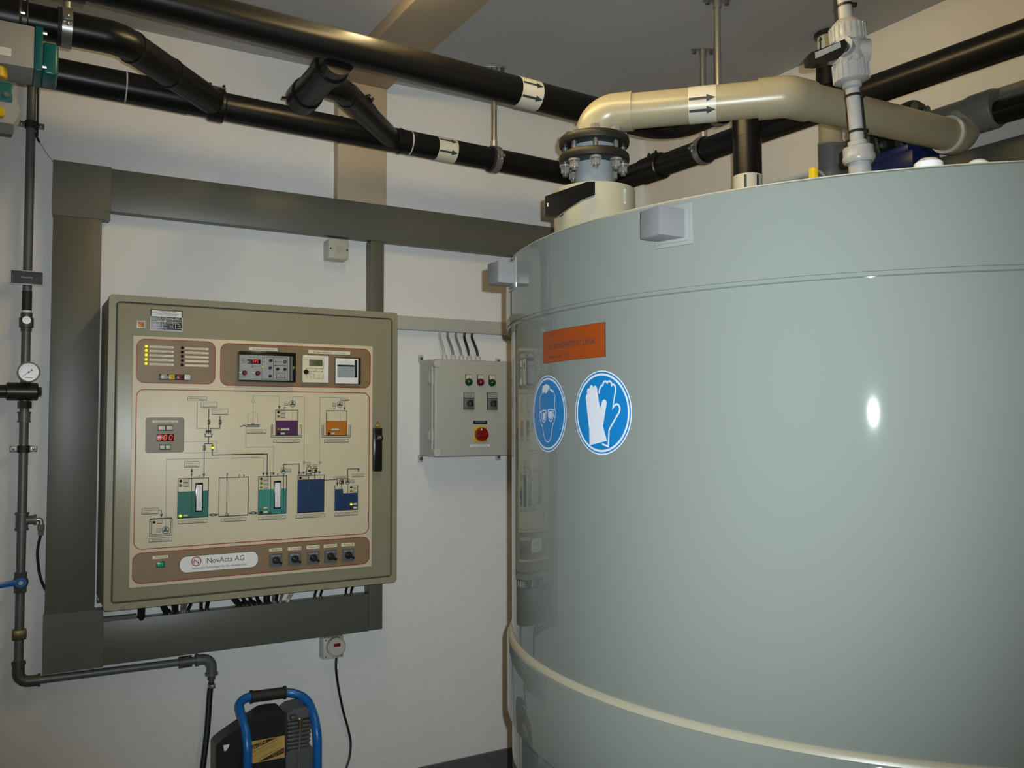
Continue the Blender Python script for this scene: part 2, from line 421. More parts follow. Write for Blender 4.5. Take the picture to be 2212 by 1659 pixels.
# mimic panel
YP = YF - .004
c_ = [PY(288, 724, YP), PY(805, 749, YP), PY(803, 1225, YP), PY(278, 1269, YP)]
px0 = (c_[0].x + c_[3].x) / 2; px1 = (c_[1].x + c_[2].x) / 2; pz1 = (c_[0].z + c_[1].z) / 2; pz0 = (c_[2].z + c_[3].z) / 2
pan = part('mimic_panel', MB().box((px0, YP, pz0), (px1, YF + .002, pz1), .001), 'panel', cab, 'cream printed flow diagram panel')
def crop(ox, oy, s): return lambda x, y: PY(ox + x / s, oy + y / s, YP)
a1 = crop(270, 640, 4.022); b2 = crop(290, 840, 8.193); b3 = crop(500, 840, 7.373); b4 = crop(300, 990, 8.296)
b5 = crop(540, 980, 8.193); b6 = crop(270, 1150, 3.687); c6 = crop(480, 730, 6.703); d7 = crop(280, 730, 11.06); raw = crop(0, 0, 1)
LAY = lambda k: wallmap(YP - .00025 * k)
def P2(cr, x, y): q = cr(x, y); return (q.x, q.z)
def R2(cr, x0, y0, x1, y1):
    """plane rectangle from four picture edges measured at its middle"""
    xm, ym = (x0 + x1) / 2, (y0 + y1) / 2
    return cr(x0, ym).x, cr(xm, y1).z, cr(x1, ym).x, cr(xm, y0).z
STRIPS = []
class Multi:
    def __init__(s, k): s.k = k; s.v = []
    def flat(s, poly, mp): STRIPS.append((s.k, MB().flat(poly, mp)))
prt = {k: (Multi(k) if k not in ('ink', 'ink_grey', 'red_print') else MB()) for k in ('red_print', 'brown', 'greybrown', 'ink', 'ink_grey', 'lab', 'teal_fill', 'green_fill', 'navy_fill', 'purple_fill', 'orange_fill', 'white_lab')}
def fieldrect(x0, z0, x1, z1, r, fill):
    prt['red_print'].flat(rrect(x0 - .003, z0 - .003, x1 + .003, z1 + .003, r + .003, 8), LAY(1)); prt[fill].flat(rrect(x0, z0, x1, z1, r, 8), LAY(2))
def quadrect(pts):
    p = [P2(raw, *q) for q in pts]; return ((p[0][0] + p[3][0]) / 2, (p[2][1] + p[3][1]) / 2, (p[1][0] + p[2][0]) / 2, (p[0][1] + p[1][1]) / 2)
f1 = quadrect([(296.5, 733), (463.5, 739.5), (464, 829), (296, 825)]); fieldrect(*f1, .024, 'brown')
f2 = quadrect([(477.5, 741.5), (799, 756.5), (799, 838.5), (477.5, 830)]); fieldrect(*f2, .024, 'brown')
f3 = quadrect([(287.5, 1194), (796.5, 1163), (796.5, 1219), (287.5, 1258)]); fieldrect(*f3, .024, 'brown')
fm = quadrect([(294.5, 839), (798, 851), (796, 1155), (289.5, 1184.5)]); stroke(prt['red_print'], rrect(*fm, .024, 8), .003, LAY(1), True)
def snap(p):
    out = [p[0]]
    for a in p[1:]:
        l = out[-1]
        if abs(a[0] - l[0]) < .15 * abs(a[1] - l[1]): a = (l[0], a[1])
        elif abs(a[1] - l[1]) < .15 * abs(a[0] - l[0]): a = (a[0], l[1])
        out.append(a)
    return out
def ln(cr, pts, wd=.0019, ink='ink_grey', arrow=False, k=3):
    p = snap([P2(cr, *q) for q in pts]); stroke(prt[ink], p, wd, LAY(k))
    if arrow:
        e_, l_ = p[-1], p[-2]; d = Vector((e_[0] - l_[0], e_[1] - l_[1])).normalized(); nn = Vector((-d.y, d.x)); E_ = Vector(e_)
        prt['ink'].flat([tuple(E_), tuple(E_ - d * .012 + nn * .005), tuple(E_ - d * .012 - nn * .005)], LAY(k + 1))
def tri(cr, pts, ink='ink', k=4): prt[ink].flat([P2(cr, *q) for q in pts], LAY(k))
def fillr(cr, x0, y0, x1, y1, ink, k=2): 
    r = R2(cr, x0, y0, x1, y1); prt[ink].flat([(r[0], r[1]), (r[2], r[1]), (r[2], r[3]), (r[0], r[3])], LAY(k)); return r
def framed(cr, x0, y0, x1, y1, wd=.0018, k=3, ink='ink_grey', fill=None, r=.0):
    q = R2(cr, x0, y0, x1, y1)
    pl = rrect(*q, r, 4) if r else [(q[0], q[1]), (q[2], q[1]), (q[2], q[3]), (q[0], q[3])]
    if fill: prt[fill].flat(pl, LAY(k))
    stroke(prt[ink], pl, wd, LAY(k + 1), True); return q
def lbl(cr, x0, y0, x1, y1, s, fill='lab', border=True, mx=.12, ink='ink', hf=.42, k=3):
    q = R2(cr, x0, y0, x1, y1); prt[fill].flat([(q[0], q[1]), (q[2], q[1]), (q[2], q[3]), (q[0], q[3])], LAY(k)) if fill else None
    if border: stroke(prt['ink_grey'], [(q[0], q[1]), (q[2], q[1]), (q[2], q[3]), (q[0], q[3])], .0017, LAY(k + 1), True)
    rows = s.split('\n'); W_ = q[2] - q[0]; H_ = q[3] - q[1]
    for i, rw in enumerate(rows):
        if not rw: continue
        hh = H_ * hf / (1 if len(rows) == 1 else 1.35); zc = q[3] - H_ * (i + .5 if len(rows) == 1 else .30 + .42 * i) / (1 if len(rows) == 1 else 1.0)
        nat = len(rw) * hh * .82; x_a = q[0] + W_ * mx; x_b = min(q[2] - W_ * .06, x_a + nat)
        if len(rows) == 1 and mx < .2 and border: x_b = q[2] - W_ * mx
        text(prt[ink], rw, x_a, x_b, zc - hh / 2, hh, LAY(k + 1.5))
    return q
# fuse lamps, their labels and the four keys
led_yel = [(397, 200), (395, 303), (393, 406), (391, 512), (390, 615)]; led_red = [(1255, 237), (1252, 340), (1252, 440), (1255, 540), (1248, 645)]
for y, s in zip((218, 322, 424, 530, 634), ('Sicherung 24 V Ausgänge', 'Sicherung 24 V Eingänge', 'Sicherung 230 V', 'Sicherung Kompressor', 'Sicherung Füllpumpe Lager')):
    lbl(d7, 475, y - 25, 1055, y + 25, s, border=False, mx=.05, hf=.5)
for y, s in zip((258, 358, 460, 560, 661), ('Batterie SPS wechseln', 'Druckluft zu tief', '', '', '')):
    lbl(d7, 1325, y - 25, 1885, y + 25, s, border=False, mx=.05, hf=.5)
lbl(c6, 383, 137, 802, 192, 'pH-Regler Neutralisation', mx=.14); lbl(c6, 1245, 183, 1855, 241, 'pH-Regler Endkontrolle      pH-Schreiber', mx=.12)
# flow diagram
lbl(b2, 945, 142, 1282, 200, 'Bodenreinigung', fill=None); lbl(b2, 1180, 235, 1465, 330, 'Spülen\nKugelpolieren', fill=None, hf=.3); lbl(b2, 1380, 358, 1660, 456, 'Spülen\nTrowalisieren', fill=None, hf=.3)
ln(b2, [(1115, 230), (1108, 700), (1282, 700), (1282, 800)], arrow=True); ln(b2, [(1320, 355), (1313, 800)], .0026, 'ink', True); ln(b2, [(1520, 480), (1520, 700), (1347, 700), (1347, 800)], .0026, 'ink', True)
for x, y in ((1320, 590), (1520, 590), (1240, 1045), (1385, 1045)):
    tri(b2, [(x - 32, y - 42), (x + 32, y - 42), (x, y)]); tri(b2, [(x - 32, y + 42), (x + 32, y + 42), (x, y)])
ln(b2, [(1235, 798), (1258, 798), (1258, 848), (1370, 848), (1370, 798), (1393, 798)], .003, 'ink'); ln(b2, [(1313, 850), (1313, 972)], .0026, 'ink')
ln(b2, [(1240, 1005), (1240, 972), (1383, 972), (1383, 1005)], .0026, 'ink'); ln(b2, [(1238, 1085), (1230, 1568)], .0026, 'ink', True)
ln(b2, [(1380, 1085), (1380, 1170), (2290, 1165)], .003, 'ink'); ln(b3, [(0, 1048), (570, 1043), (565, 1390)], .003, 'ink', True)
ln(b2, [(880, 935), (1458, 935), (1458, 1125), (880, 1130)], .0012); ln(b4, [(480, 1225), (497, 18), (2157, 8)], .0014); ln(b3, [(0, 1108), (512, 1103), (507, 1390)], .0014, arrow=True)
lbl(b4, 815, 55, 1078, 155, 'Externe\nEntsorgung', fill=None, hf=.3)
ln(b4, [(935, 1040), (945, 180)], .0022, 'ink', True)
# chemicals store
ln(b3, [(340, 555), (343, 225)], .0012); stroke(prt['ink_grey'], circ(*P2(b3, 343, 195), .0055, 18), .0014, LAY(3), True)
ln(b3, [(343, 165), (343, 110), (763, 120), (760, 325)], .0014, arrow=True)
ln(b3, [(320, 370), (264, 395), (262, 570)], .0011); ln(b3, [(362, 370), (416, 395), (416, 570)], .0011)
tri(b3, [(230, 600), (250, 575), (445, 575), (445, 612), (225, 612)], 'ink_grey'); ln(b3, [(135, 602), (205, 580), (230, 600)], .003, 'ink'); ln(b3, [(245, 574), (445, 574)], .003, 'ink'); framed(b3, 320, 552, 358, 572, .002, ink='ink')
lbl(b3, 245, 653, 552, 703, 'Chemikalienlager', fill=None)
ln(b3, [(228, 605), (222, 930), (672, 932), (667, 1385)], .0013, arrow=True)
def pumpsym(cr, x, y, r):
    q = P2(cr, x, y); R_ = abs(P2(cr, x, y + r)[1] - q[1]); stroke(prt['ink'], circ(*q, R_, 24), .0018, LAY(3), True)
    prt['ink'].flat([(q[0], q[1] + R_ * .95), (q[0] - R_ * .85, q[1] - R_ * .45), (q[0] + R_ * .85, q[1] - R_ * .45)], LAY(4)); prt['teal_fill'].flat(circ(q[0] + R_ * .05, q[1], R_ * .36, 12), LAY(5))
def tub(cr, x0, y0, x1, y1, t):
    a = R2(cr, x0, y0, x1, y1); w_ = abs(P2(cr, x0 + t, y0)[0] - P2(cr, x0, y0)[0])
    stroke(prt['ink'], [(a[0], a[3]), (a[0], a[1]), (a[2], a[1]), (a[2], a[3]), (a[2] - w_, a[3]), (a[2] - w_, a[1] + w_), (a[0] + w_, a[1] + w_), (a[0] + w_, a[3]), (a[0], a[3])], .0017, LAY(5))
    st = .0075; z = a[1]
    while z < a[3] - .006:
        stroke(prt['ink_grey'], [(a[0], z), (a[0] + w_, z + w_)], .0014, LAY(4)); stroke(prt['ink_grey'], [(a[2] - w_, z), (a[2], z + w_)], .0014, LAY(4)); z += st
    x = a[0] + w_
    while x < a[2] - 1.5 * w_:
        stroke(prt['ink_grey'], [(x, a[1]), (x + w_, a[1] + w_)], .0014, LAY(4)); x += st
def vent(cr, x, y): ln(cr, [(x, y), (x, y - 42), (x + 18, y - 48), (x + 24, y - 36)], .0018, 'ink')
# NaOH and acid tanks
fillr(b3, 703, 503, 1053, 742, 'purple_fill'); framed(b3, 703, 340, 1053, 742, .0022, ink='ink'); tub(b3, 630, 578, 1118, 770, 27)
fillr(b3, 1508, 508, 1835, 742, 'orange_fill'); framed(b3, 1508, 350, 1835, 742, .0022, ink='ink'); tub(b3, 1440, 580, 1895, 770, 27)
pumpsym(b3, 972, 238, 48); pumpsym(b3, 1725, 250, 45)
ln(b3, [(972, 500), (972, 288)], .0014); ln(b3, [(972, 190), (972, 125), (1160, 128), (1150, 1370)], .0014, arrow=True)
ln(b3, [(1727, 735), (1727, 298)], .0014); ln(b3, [(1727, 205), (1727, 138), (1408, 132), (1400, 1365)], .0014, arrow=True); ln(b3, [(1802, 205), (1802, 345)], .0014, arrow=True)
vent(b3, 837, 338); vent(b3, 1635, 348)
for x in (1153, 1403): framed(b3, x - 12, 1150, x + 12, 1195, .0012); ln(b3, [(x, 1172), (x + 38, 1170)], .0018, 'ink')
lbl(b3, 845, 212, 903, 260, 'P4', fill=None, mx=.25); lbl(b3, 1608, 228, 1660, 275, 'P5', fill=None, mx=.25); lbl(b3, 1742, 143, 1858, 187, 'Füllen', fill=None)
lbl(b3, 785, 357, 850, 393, 'Max', mx=.15); lbl(b3, 785, 420, 850, 458, 'Auf', mx=.15); lbl(b3, 785, 630, 920, 665, 'Nachfüllen', k=4); lbl(b3, 785, 697, 848, 730, 'Leer', k=4)
lbl(b3, 1587, 632, 1708, 666, 'Nachfüllen', k=4); lbl(b3, 1587, 697, 1643, 728, 'Leer', k=4)
lbl(b3, 667, 806, 1083, 853, 'B6 NaOH-Tank 200 L', fill=None); lbl(b3, 1477, 803, 1862, 849, 'B7 H2SO4-Tank 200 L', fill=None)
# the five big tanks
fillr(b4, 697, 590, 1243, 1060, 'teal_fill'); framed(b4, 697, 359, 1243, 1060, .0024, ink='ink'); vent(b4, 1073, 352); ln(b4, [(945, 288), (930, 288)], .006, 'ink')
framed(b4, 1436, 343, 1957, 1028, .0024, ink='ink'); ln(b4, [(1582, 275), (1573, 995)], .0024, 'ink'); framed(b4, 1548, 998, 1600, 1030, .002, ink='ink'); vent(b4, 1792, 338); ln(b4, [(1882, 305), (1882, 335)], .0024, 'ink'); ln(b4, [(1572, 275), (1596, 275)], .0026, 'ink'); ln(b4, [(1868, 303), (1896, 303)], .0026, 'ink')
for x, y in ((1240, 1015), (1955, 983)):
    ln(b4, [(x, y), (x + 190, y - 5)], .0022, 'ink'); q = P2(b4, x + 92, y - 4); stroke(prt['ink'], circ(q[0], q[1], .006, 14, .0045), .002, LAY(4), True)
    for dx in (45, 140): tri(b4, [(x + dx - 22, y - 20), (x + dx + 22, y + 14), (x + dx + 22, y - 20), (x + dx - 22, y + 14)]); ln(b4, [(x + dx, y), (x + dx, y - 32)], .0018, 'ink')
fillr(b5, 148, 625, 640, 1064, 'green_fill'); framed(b5, 148, 401, 640, 1065, .0024, ink='ink'); ln(b5, [(368, 338), (355, 1030)], .0022, 'ink'); framed(b5, 332, 1033, 376, 1062, .002, ink='ink'); ln(b5, [(590, 1020), (592, 355)], .0022, 'ink'); framed(b5, 558, 1022, 604, 1050, .002, ink='ink'); ln(b5, [(357, 338), (378, 338)], .0026, 'ink')
vent(b5, 485, 398); pumpsym(b5, 592, 302, 52); ln(b5, [(592, 250), (592, 190), (870, 183), (865, 380)], .0028, 'ink', True); lbl(b5, 662, 270, 723, 322, 'P1', fill=None, mx=.25)
fillr(b5, 843, 455, 1309, 1034, 'navy_fill'); framed(b5, 843, 386, 1309, 1034, .0024, ink='ink'); vent(b5, 905, 385)
framed(b5, 1003, 232, 1080, 358, .0022, ink='ink', r=.004); ln(b5, [(995, 378), (1003, 358), (1080, 358), (1088, 378)], .003, 'ink'); ln(b5, [(1037, 380), (1030, 930)], .0026, 'ink', k=5); ln(b5, [(985, 960), (1070, 940)], .003, 'ink', k=5)
framed(b5, 1110, 258, 1183, 330, .003, ink='ink'); ln(b5, [(1147, 335), (1138, 930)], .003, 'ink', k=5); ln(b5, [(1240, 410), (1237, 650)], .0018, 'ink', k=5); ln(b5, [(1240, 510), (1309, 507)], .0018, 'ink', k=5)
lbl(b5, 1010, 152, 1072, 203, 'M1', fill=None, mx=.25); lbl(b5, 1115, 193, 1178, 232, 'pH', fill=None, mx=.25)
ln(b5, [(1313, 468), (1545, 465), (1540, 570)], .0026, 'ink', True)
fillr(b5, 1500, 627, 1645, 1005, 'navy_fill'); fillr(b5, 1645, 697, 1903, 998, 'navy_fill'); ln(b5, [(1503, 562), (1497, 1010), (1903, 990), (1906, 550)], .0024, 'ink'); ln(b5, [(1645, 700), (1641, 1000)], .0014, 'ink', k=4)
framed(b5, 1585, 463, 1652, 533, .003, ink='ink'); ln(b5, [(1620, 538), (1617, 740)], .0022, 'ink', k=5); pumpsym(b5, 1727, 492, 47); ln(b5, [(1727, 960), (1727, 540)], .002, 'ink', k=5); ln(b5, [(1730, 445), (1733, 270), (1917, 265), (1915, 322)], .0026, 'ink', True)
lbl(b5, 1487, 400, 1720, 440, 'pH-Endkontrolle', fill=None); lbl(b5, 1808, 360, 2020, 410, 'Kanalisation', fill=None); lbl(b5, 1792, 463, 1846, 513, 'P2', fill=None, mx=.25)
for y, s in ((403, 'Max'), (480, 'Auf')): lbl(b4, 800, y - 23, 886, y + 23, s, mx=.15, k=4)
lbl(b4, 795, 1010, 875, 1045, 'Leer', k=4)
for y, s in ((445, 'Max'), (518, 'Hoch'), (590, 'Auf')): lbl(b5, 242, y - 22, 320, y + 22, s, mx=.15, k=4)
lbl(b5, 240, 942, 313, 980, 'Tief', k=4); lbl(b5, 240, 1015, 310, 1052, 'L', k=4, mx=.3)
lbl(b5, 935, 405, 1002, 448, 'Max', mx=.15, k=4)
for y, s in ((588, 'Max'), (657, 'Hoch')): lbl(b5, 1828, y - 20, 1893, y + 20, s, mx=.15, k=4)
for y, s in ((890, 'Auf'), (957, 'L')): lbl(b5, 1828, y - 20, 1890, y + 20, s, mx=.2, k=4)
lbl(b4, 698, 1103, 1225, 1163, 'B1 Konzentrattank 4m³', fill=None); lbl(b4, 1470, 1073, 1912, 1126, 'B2 Reservetank 4m³', fill=None); lbl(b5, 150, 1107, 627, 1160, 'B3 Spülwassertank 4m³', fill=None)
lbl(b5, 810, 1075, 1328, 1128, 'B4 Neutralisationstank 2m³', fill=None); lbl(b5, 1500, 1040, 1897, 1093, 'B5 Pumpbecken 2m³', fill=None)
# pump sump
tub(b4, 192, 1088, 596, 1388, 32); ln(b4, [(193, 1090), (598, 1082)], .004, 'ink'); pumpsym(b4, 477, 1287, 60); lbl(b4, 320, 1265, 392, 1322, 'P7', fill=None, mx=.25); lbl(b4, 328, 1117, 418, 1163, 'Max', mx=.15, k=4)
lbl(b4, 55, 895, 348, 995, 'Bodenwasser\nLabor', fill=None, hf=.3); ln(b4, [(348, 940), (405, 938), (403, 1065)], .002, 'ink', True); lbl(b4, 183, 1427, 595, 1490, 'B8 Pumpensumpf', fill=None)
# delay timer field
q = R2(b2, 197, 507, 882, 1132); prt['greybrown'].flat(rrect(*q, .009, 5), LAY(3)); lbl(b2, 320, 558, 770, 607, 'Umschaltverzögerung', border=False, k=4, mx=.1, hf=.5)
# lower strip: maker's plate and switch labels
q = R2(b6, 435, 172, 1060, 300); prt['white_lab'].flat(rrect(*q, (q[3] - q[1]) * .42, 8), LAY(3)); stroke(prt['ink'], rrect(*q, (q[3] - q[1]) * .42, 8), .0014, LAY(3.5), True)
q1_, q2_ = b6(652, 242), b6(948, 222); text(prt['ink'], 'NovActa AG', q1_.x, q2_.x, (q1_.z + q2_.z) / 2, .017, LAY(4))
q1_, q2_ = b6(535, 293), b6(965, 262); text(prt['ink'], 'Industrielle Technologien für den Umweltschutz', q1_.x, q2_.x, (q1_.z + q2_.z) / 2, .0075, LAY(4))
qc = b6(568, 230); stroke(prt['red_print'], circ(qc.x, qc.z, .0145, 26), .0028, LAY(4), True); text(prt['red_print'], 'N', qc.x - .0095, qc.x + .0075, qc.z - .0075, .015, LAY(4), shear=.15)
lbl(b6, 218, 185, 343, 210, 'Pumpe P3', border=False, mx=.2, hf=.55, k=3)
swx = [(1200, 138, 'Pumpe P1', 222), (1350, 128, 'Pumpe P4', 212), (1497, 116, 'Mischer M1', 202), (1635, 107, 'Pumpe P5', 190), (1775, 97, 'Pumpe P2', 180)]
for x, y, s, y2 in swx: lbl(b6, x - 53, y - 13, x + 53, y + 13, s, border=False, mx=.2, hf=.55, k=3)
names = {'brown': 'brown_field', 'greybrown': 'grey_brown_field', 'lab': 'label_strip', 'white_lab': 'maker_plate'}
for k_, b_ in STRIPS: part(names.get(k_, 'tank_symbol_fill'), b_, k_, pan, smooth=0)
for k_, nm in (('red_print', 'red_border_print'), ('ink', 'dark_print'), ('ink_grey', 'grey_print')):
    part(nm, prt[k_], k_, pan, smooth=0)['kind'] = 'stuff'
# indicator lamps
def led(cr, x, y, m, r=.0048):
    q = cr(x, y); part('indicator_lamp', MB().lathe((q.x, YP - .0012, q.z), (0, -1, 0), [(r, 0), (r, .003), (r * .85, .006), (r * .5, .008), (0, .009)], 12), m, pan)
for p_ in led_yel: led(d7, *p_, 'led_on')
for p_ in led_red: led(d7, *p_, 'led_off_red')
for cr, x, y, m in [(b3, 745, 372, 'led_off_red'), (b3, 745, 437, 'led_off_yel'), (b3, 745, 648, 'led_off_yel'), (b3, 745, 712, 'led_off_red'), (b3, 1550, 650, 'led_off_yel'), (b3, 1548, 712, 'led_off_red'),
                    (b2, 1323, 590, 'led_off_yel'), (b2, 1523, 592, 'led_off_yel'), (b2, 1243, 1045, 'led_off_yel'), (b2, 1388, 1045, 'led_on'), (b4, 748, 408, 'led_off_red'), (b4, 745, 482, 'led_off_yel'), (b4, 742, 1033, 'led_on'), (b4, 270, 1145, 'led_off_red'),
                    (b5, 195, 447, 'led_off_red'), (b5, 195, 520, 'led_off_yel'), (b5, 195, 593, 'led_off_yel'), (b5, 192, 967, 'led_off_yel'), (b5, 190, 1040, 'led_off_red'), (b5, 888, 428, 'led_off_red'), (b5, 1047, 297, 'green_dark'), (b5, 1157, 295, 'led_off_red'),
                    (b5, 1625, 497, 'led_off_red'), (b5, 1787, 590, 'led_off_red'), (b5, 1787, 660, 'led_off_yel'), (b5, 1788, 893, 'led_on'), (b5, 1787, 962, 'led_off_red')]: led(cr, x, y, m)
def slab(cr, x0, y0, x1, y1, d, bev=.0015):
    q = R2(cr, x0, y0, x1, y1); return MB().box((q[0], YP - d, q[1]), (q[2], YP - .0005, q[3]), bev), q
SEG = {'0': 'abcdef', '7': 'abc', '4': 'fgbc', '5': 'afgcd', '1': 'bc'}
def seven(b, s, x0, z0, h, pitch, y, shear=.1):
    mp = wallmap(y); wd = h * .165; wv = h * .5
    def L_(a, c_): stroke(b, [(x + p[0] * wv + p[1] * h * shear, z0 + p[1] * h) for p in (a, c_)], wd, mp)
    x = x0
    for ch in s:
        if ch == '.': b.flat(circ(x - pitch * .22, z0, h * .09, 8), mp); continue
        for sg in SEG[ch]:
            L_(*{'a': ((.12, 1), (.88, 1)), 'b': ((1, .94), (1, .56)), 'c': ((1, .44), (1, .06)), 'd': ((.12, 0), (.88, 0)), 'e': ((0, .06), (0, .44)), 'f': ((0, .56), (0, .94)), 'g': ((.12, .5), (.88, .5))}[sg])
        x += pitch
# four illuminated keys
b_, q = slab(d7, 705, 868, 1448, 1005, .010); blk = part('key_block', b_, 'black', cab)
for x, y, m in ((808, 925, 'ctrl_face'), (993, 935, 'yellow'), (1183, 939, 'red'), (1365, 945, 'white_plastic')):
    k = d7(x, y); part('key', MB().box((k.x - .0095, YP - .014, k.z - .0085), (k.x + .0095, YP - .0095, k.z + .0085), .0015), m, blk)
k = d7(993, 935); tb = MB(); text(tb, 'Lampen', k.x - .006, k.x + .006, k.z + .001, .0028, wallmap(YP - .0142)); text(tb, 'Test', k.x - .004, k.x + .004, k.z - .005, .0028, wallmap(YP - .0142))
k = d7(1365, 945); text(tb, 'Störung', k.x - .006, k.x + .006, k.z + .001, .0028, wallmap(YP - .0142)); text(tb, 'quittieren', k.x - .007, k.x + .007, k.z - .005, .0028, wallmap(YP - .0142))
part('key_lettering', tb, 'ink', blk, smooth=0)
# pH controller with red digits
D1 = .034
b_, q = slab(c6, 218, 210, 1030, 643, D1, .003); ct = part('ph_controller', b_, 'black_gloss', cab, 'black framed controller with red digits and knobs')
fy = YP - D1
def cf(x, y): d = PY(480 + x / 6.703, 730 + y / 6.703, fy - .001); return d
def R2f(x0, y0, x1, y1): return cf(x0, (y0 + y1) / 2).x, cf((x0 + x1) / 2, y1).z, cf(x1, (y0 + y1) / 2).x, cf((x0 + x1) / 2, y0).z
q = R2f(248, 255, 975, 612); part('face_plate', MB().box((q[0], fy - .001, q[1]), (q[2], fy + .001, q[3])), 'ctrl_face', ct)
part('cover_rim', MB().box((R2f(985, 250, 1022, 625)[0], fy - .002, q[1]), (R2f(985, 250, 1022, 625)[2], fy - .0003, q[3])), 'comp_grey', ct)
qd = R2f(360, 310, 555, 375); part('display', MB().box((qd[0], fy - .003, qd[1]), (qd[2], fy, qd[3]), .001), 'disp', ct)
sb = MB(); h_ = (qd[3] - qd[1]) * .55; seven(sb, '7.45', cf(428, 342).x, (qd[1] + qd[3]) / 2 - h_ / 2, h_, h_ * .98, fy - .0034); part('digits', sb, 'seg_red', ct, smooth=0)
ib = MB(); mpf = wallmap(fy - .0013)
for x0, y0, x1, y1 in ((578, 278, 742, 600), (742, 285, 945, 400), (742, 400, 945, 605)):
    r_ = R2f(x0, y0, x1, y1); stroke(ib, [(r_[0], r_[1]), (r_[2], r_[1]), (r_[2], r_[3]), (r_[0], r_[3])], .0012, mpf, True)
for pts in ([(320, 342), (360, 342)], [(440, 375), (438, 422)], [(440, 412), (575, 410)], [(780, 345), (905, 350)], [(785, 580), (910, 583)], [(845, 545), (845, 580)], [(785, 575), (790, 520), (840, 505), (905, 520), (908, 575)], [(275, 300), (320, 300), (320, 360), (280, 360)]):
    stroke(ib, [(cf(*p).x, cf(*p).z) for p in pts], .0012, mpf)
for x, y in ((288, 330), (437, 423), (608, 300), (608, 350), (770, 345), (785, 580), (908, 583), (845, 545)): ib.flat(circ(cf(x, y).x, cf(x, y).z, .0022, 10), mpf)
for cx_, cy_ in ((318, 508), (515, 510)):
    for k in range(24):
        a = 2 * math.pi * k / 24; c0 = cf(cx_, cy_); stroke(ib, [(c0.x + math.cos(a) * r, c0.z + math.sin(a) * r) for r in (.0125, .0145)], .0008, mpf)
q1_, q2_ = cf(390, 282), cf(530, 282); text(ib, 'Neutralisation', q1_.x, q2_.x, q1_.z, .003, mpf)
part('face_print', ib, 'ink', ct, smooth=0)
def knob(cx, cy, r, m, par, h=.012, y=None, fn=cf, ptr=None):
    c0 = fn(cx, cy); y = fy if y is None else y
    o = part('knob', MB().lathe((c0.x, y - .0005, c0.z), (0, -1, 0), [(r, 0), (r * .93, h * .85), (r * .8, h), (0, h)], 18), m, par); return o
for x, y in ((320, 506), (512, 511)):
    knob(x, y, .0085, 'black', ct); c0 = cf(x, y); part('knob_cap', MB().lathe((c0.x, fy - .0125, c0.z), (0, -1, 0), [(.0062, 0), (.0058, .002), (0, .002)], 14), 'red', ct)
    part('pointer', MB().obox((c0.x - .0125, fy - .0025, c0.z + .0015), (.006, 0, -.0006), (0, .0007, 0), (0, 0, .0009)), 'white_plastic', ct)
for x, y, m in ((700, 328, 'black'), (905, 345, 'black'), (692, 435, 'black'), (800, 452, 'black'), (905, 455, 'black'), (692, 552, 'black')): knob(x, y, .0055, m, ct, .009)
c0 = cf(905, 345); part('knob_cap', MB().lathe((c0.x, fy - .0095, c0.z), (0, -1, 0), [(.004, 0), (0, .001)], 12), 'red', ct)
c0 = cf(583, 415); part('status_lamp', MB().sphere((c0.x, fy - .001, c0.z), .0022, 10, ax=(0, -1, 0), half=True), 'yel_led', ct)
c0 = cf(1040, 430); part('latch', MB().obox((c0.x, fy + .004, c0.z), (.005, 0, 0), (0, .006, 0), (0, 0, .006), .002), 'brass', ct)
# white controller with LCD
D2 = .022; fy2 = YP - D2
b_, q = slab(c6, 1145, 262, 1515, 650, D2, .002); c2 = part('ph_monitor', b_, 'white_plastic', cab, 'white controller with a grey display')
def cg(x, y): return PY(480 + x / 6.703, 730 + y / 6.703, fy2 - .0008)
def R2g(x0, y0, x1, y1): return cg(x0, (y0 + y1) / 2).x, cg((x0 + x1) / 2, y1).z, cg(x1, (y0 + y1) / 2).x, cg((x0 + x1) / 2, y0).z
q = R2g(1165, 275, 1475, 632); part('face_plate', MB().box((q[0], fy2 - .0008, q[1]), (q[2], fy2 + .001, q[3])), 'lab', c2)
q = R2g(1258, 315, 1452, 405); part('display', MB().box((q[0], fy2 - .0025, q[1]), (q[2], fy2, q[3]), .0015), 'lcd', c2)
ib = MB(); mpg = wallmap(fy2 - .0011); seven(ib, '7.4', cg(1325, 365).x, q[1] + .005, .0105, .0105, fy2 - .0028, .05)
for pts in ([(1215, 460), (1215, 440), (1300, 440), (1450, 447)], [(1240, 487), (1452, 487)], [(1330, 487), (1370, 445)], [(1240, 510), (1300, 585)], [(1245, 505), (1335, 530), (1335, 590), (1460, 590), (1460, 530)], [(1222, 525), (1240, 585)], [(1452, 365), (1470, 365), (1470, 440)], [(1400, 530), (1400, 590)]):
    stroke(ib, [(cg(*p).x, cg(*p).z) for p in pts], .0011, mpg)
q1_, q2_ = cg(1175, 322), cg(1250, 322); text(ib, 'FILTER', q1_.x, q2_.x, q1_.z, .003, mpg)
part('face_print', ib, 'ink', c2, smooth=0)
knob(1212, 492, .0088, 'black', c2, .010, fy2, cg)
for x, y in ((1452, 447), (1452, 487)): c0 = cg(x, y); part('status_lamp', MB().sphere((c0.x, fy2 - .0008, c0.z), .002, 10, ax=(0, -1, 0), half=True), 'red', c2)
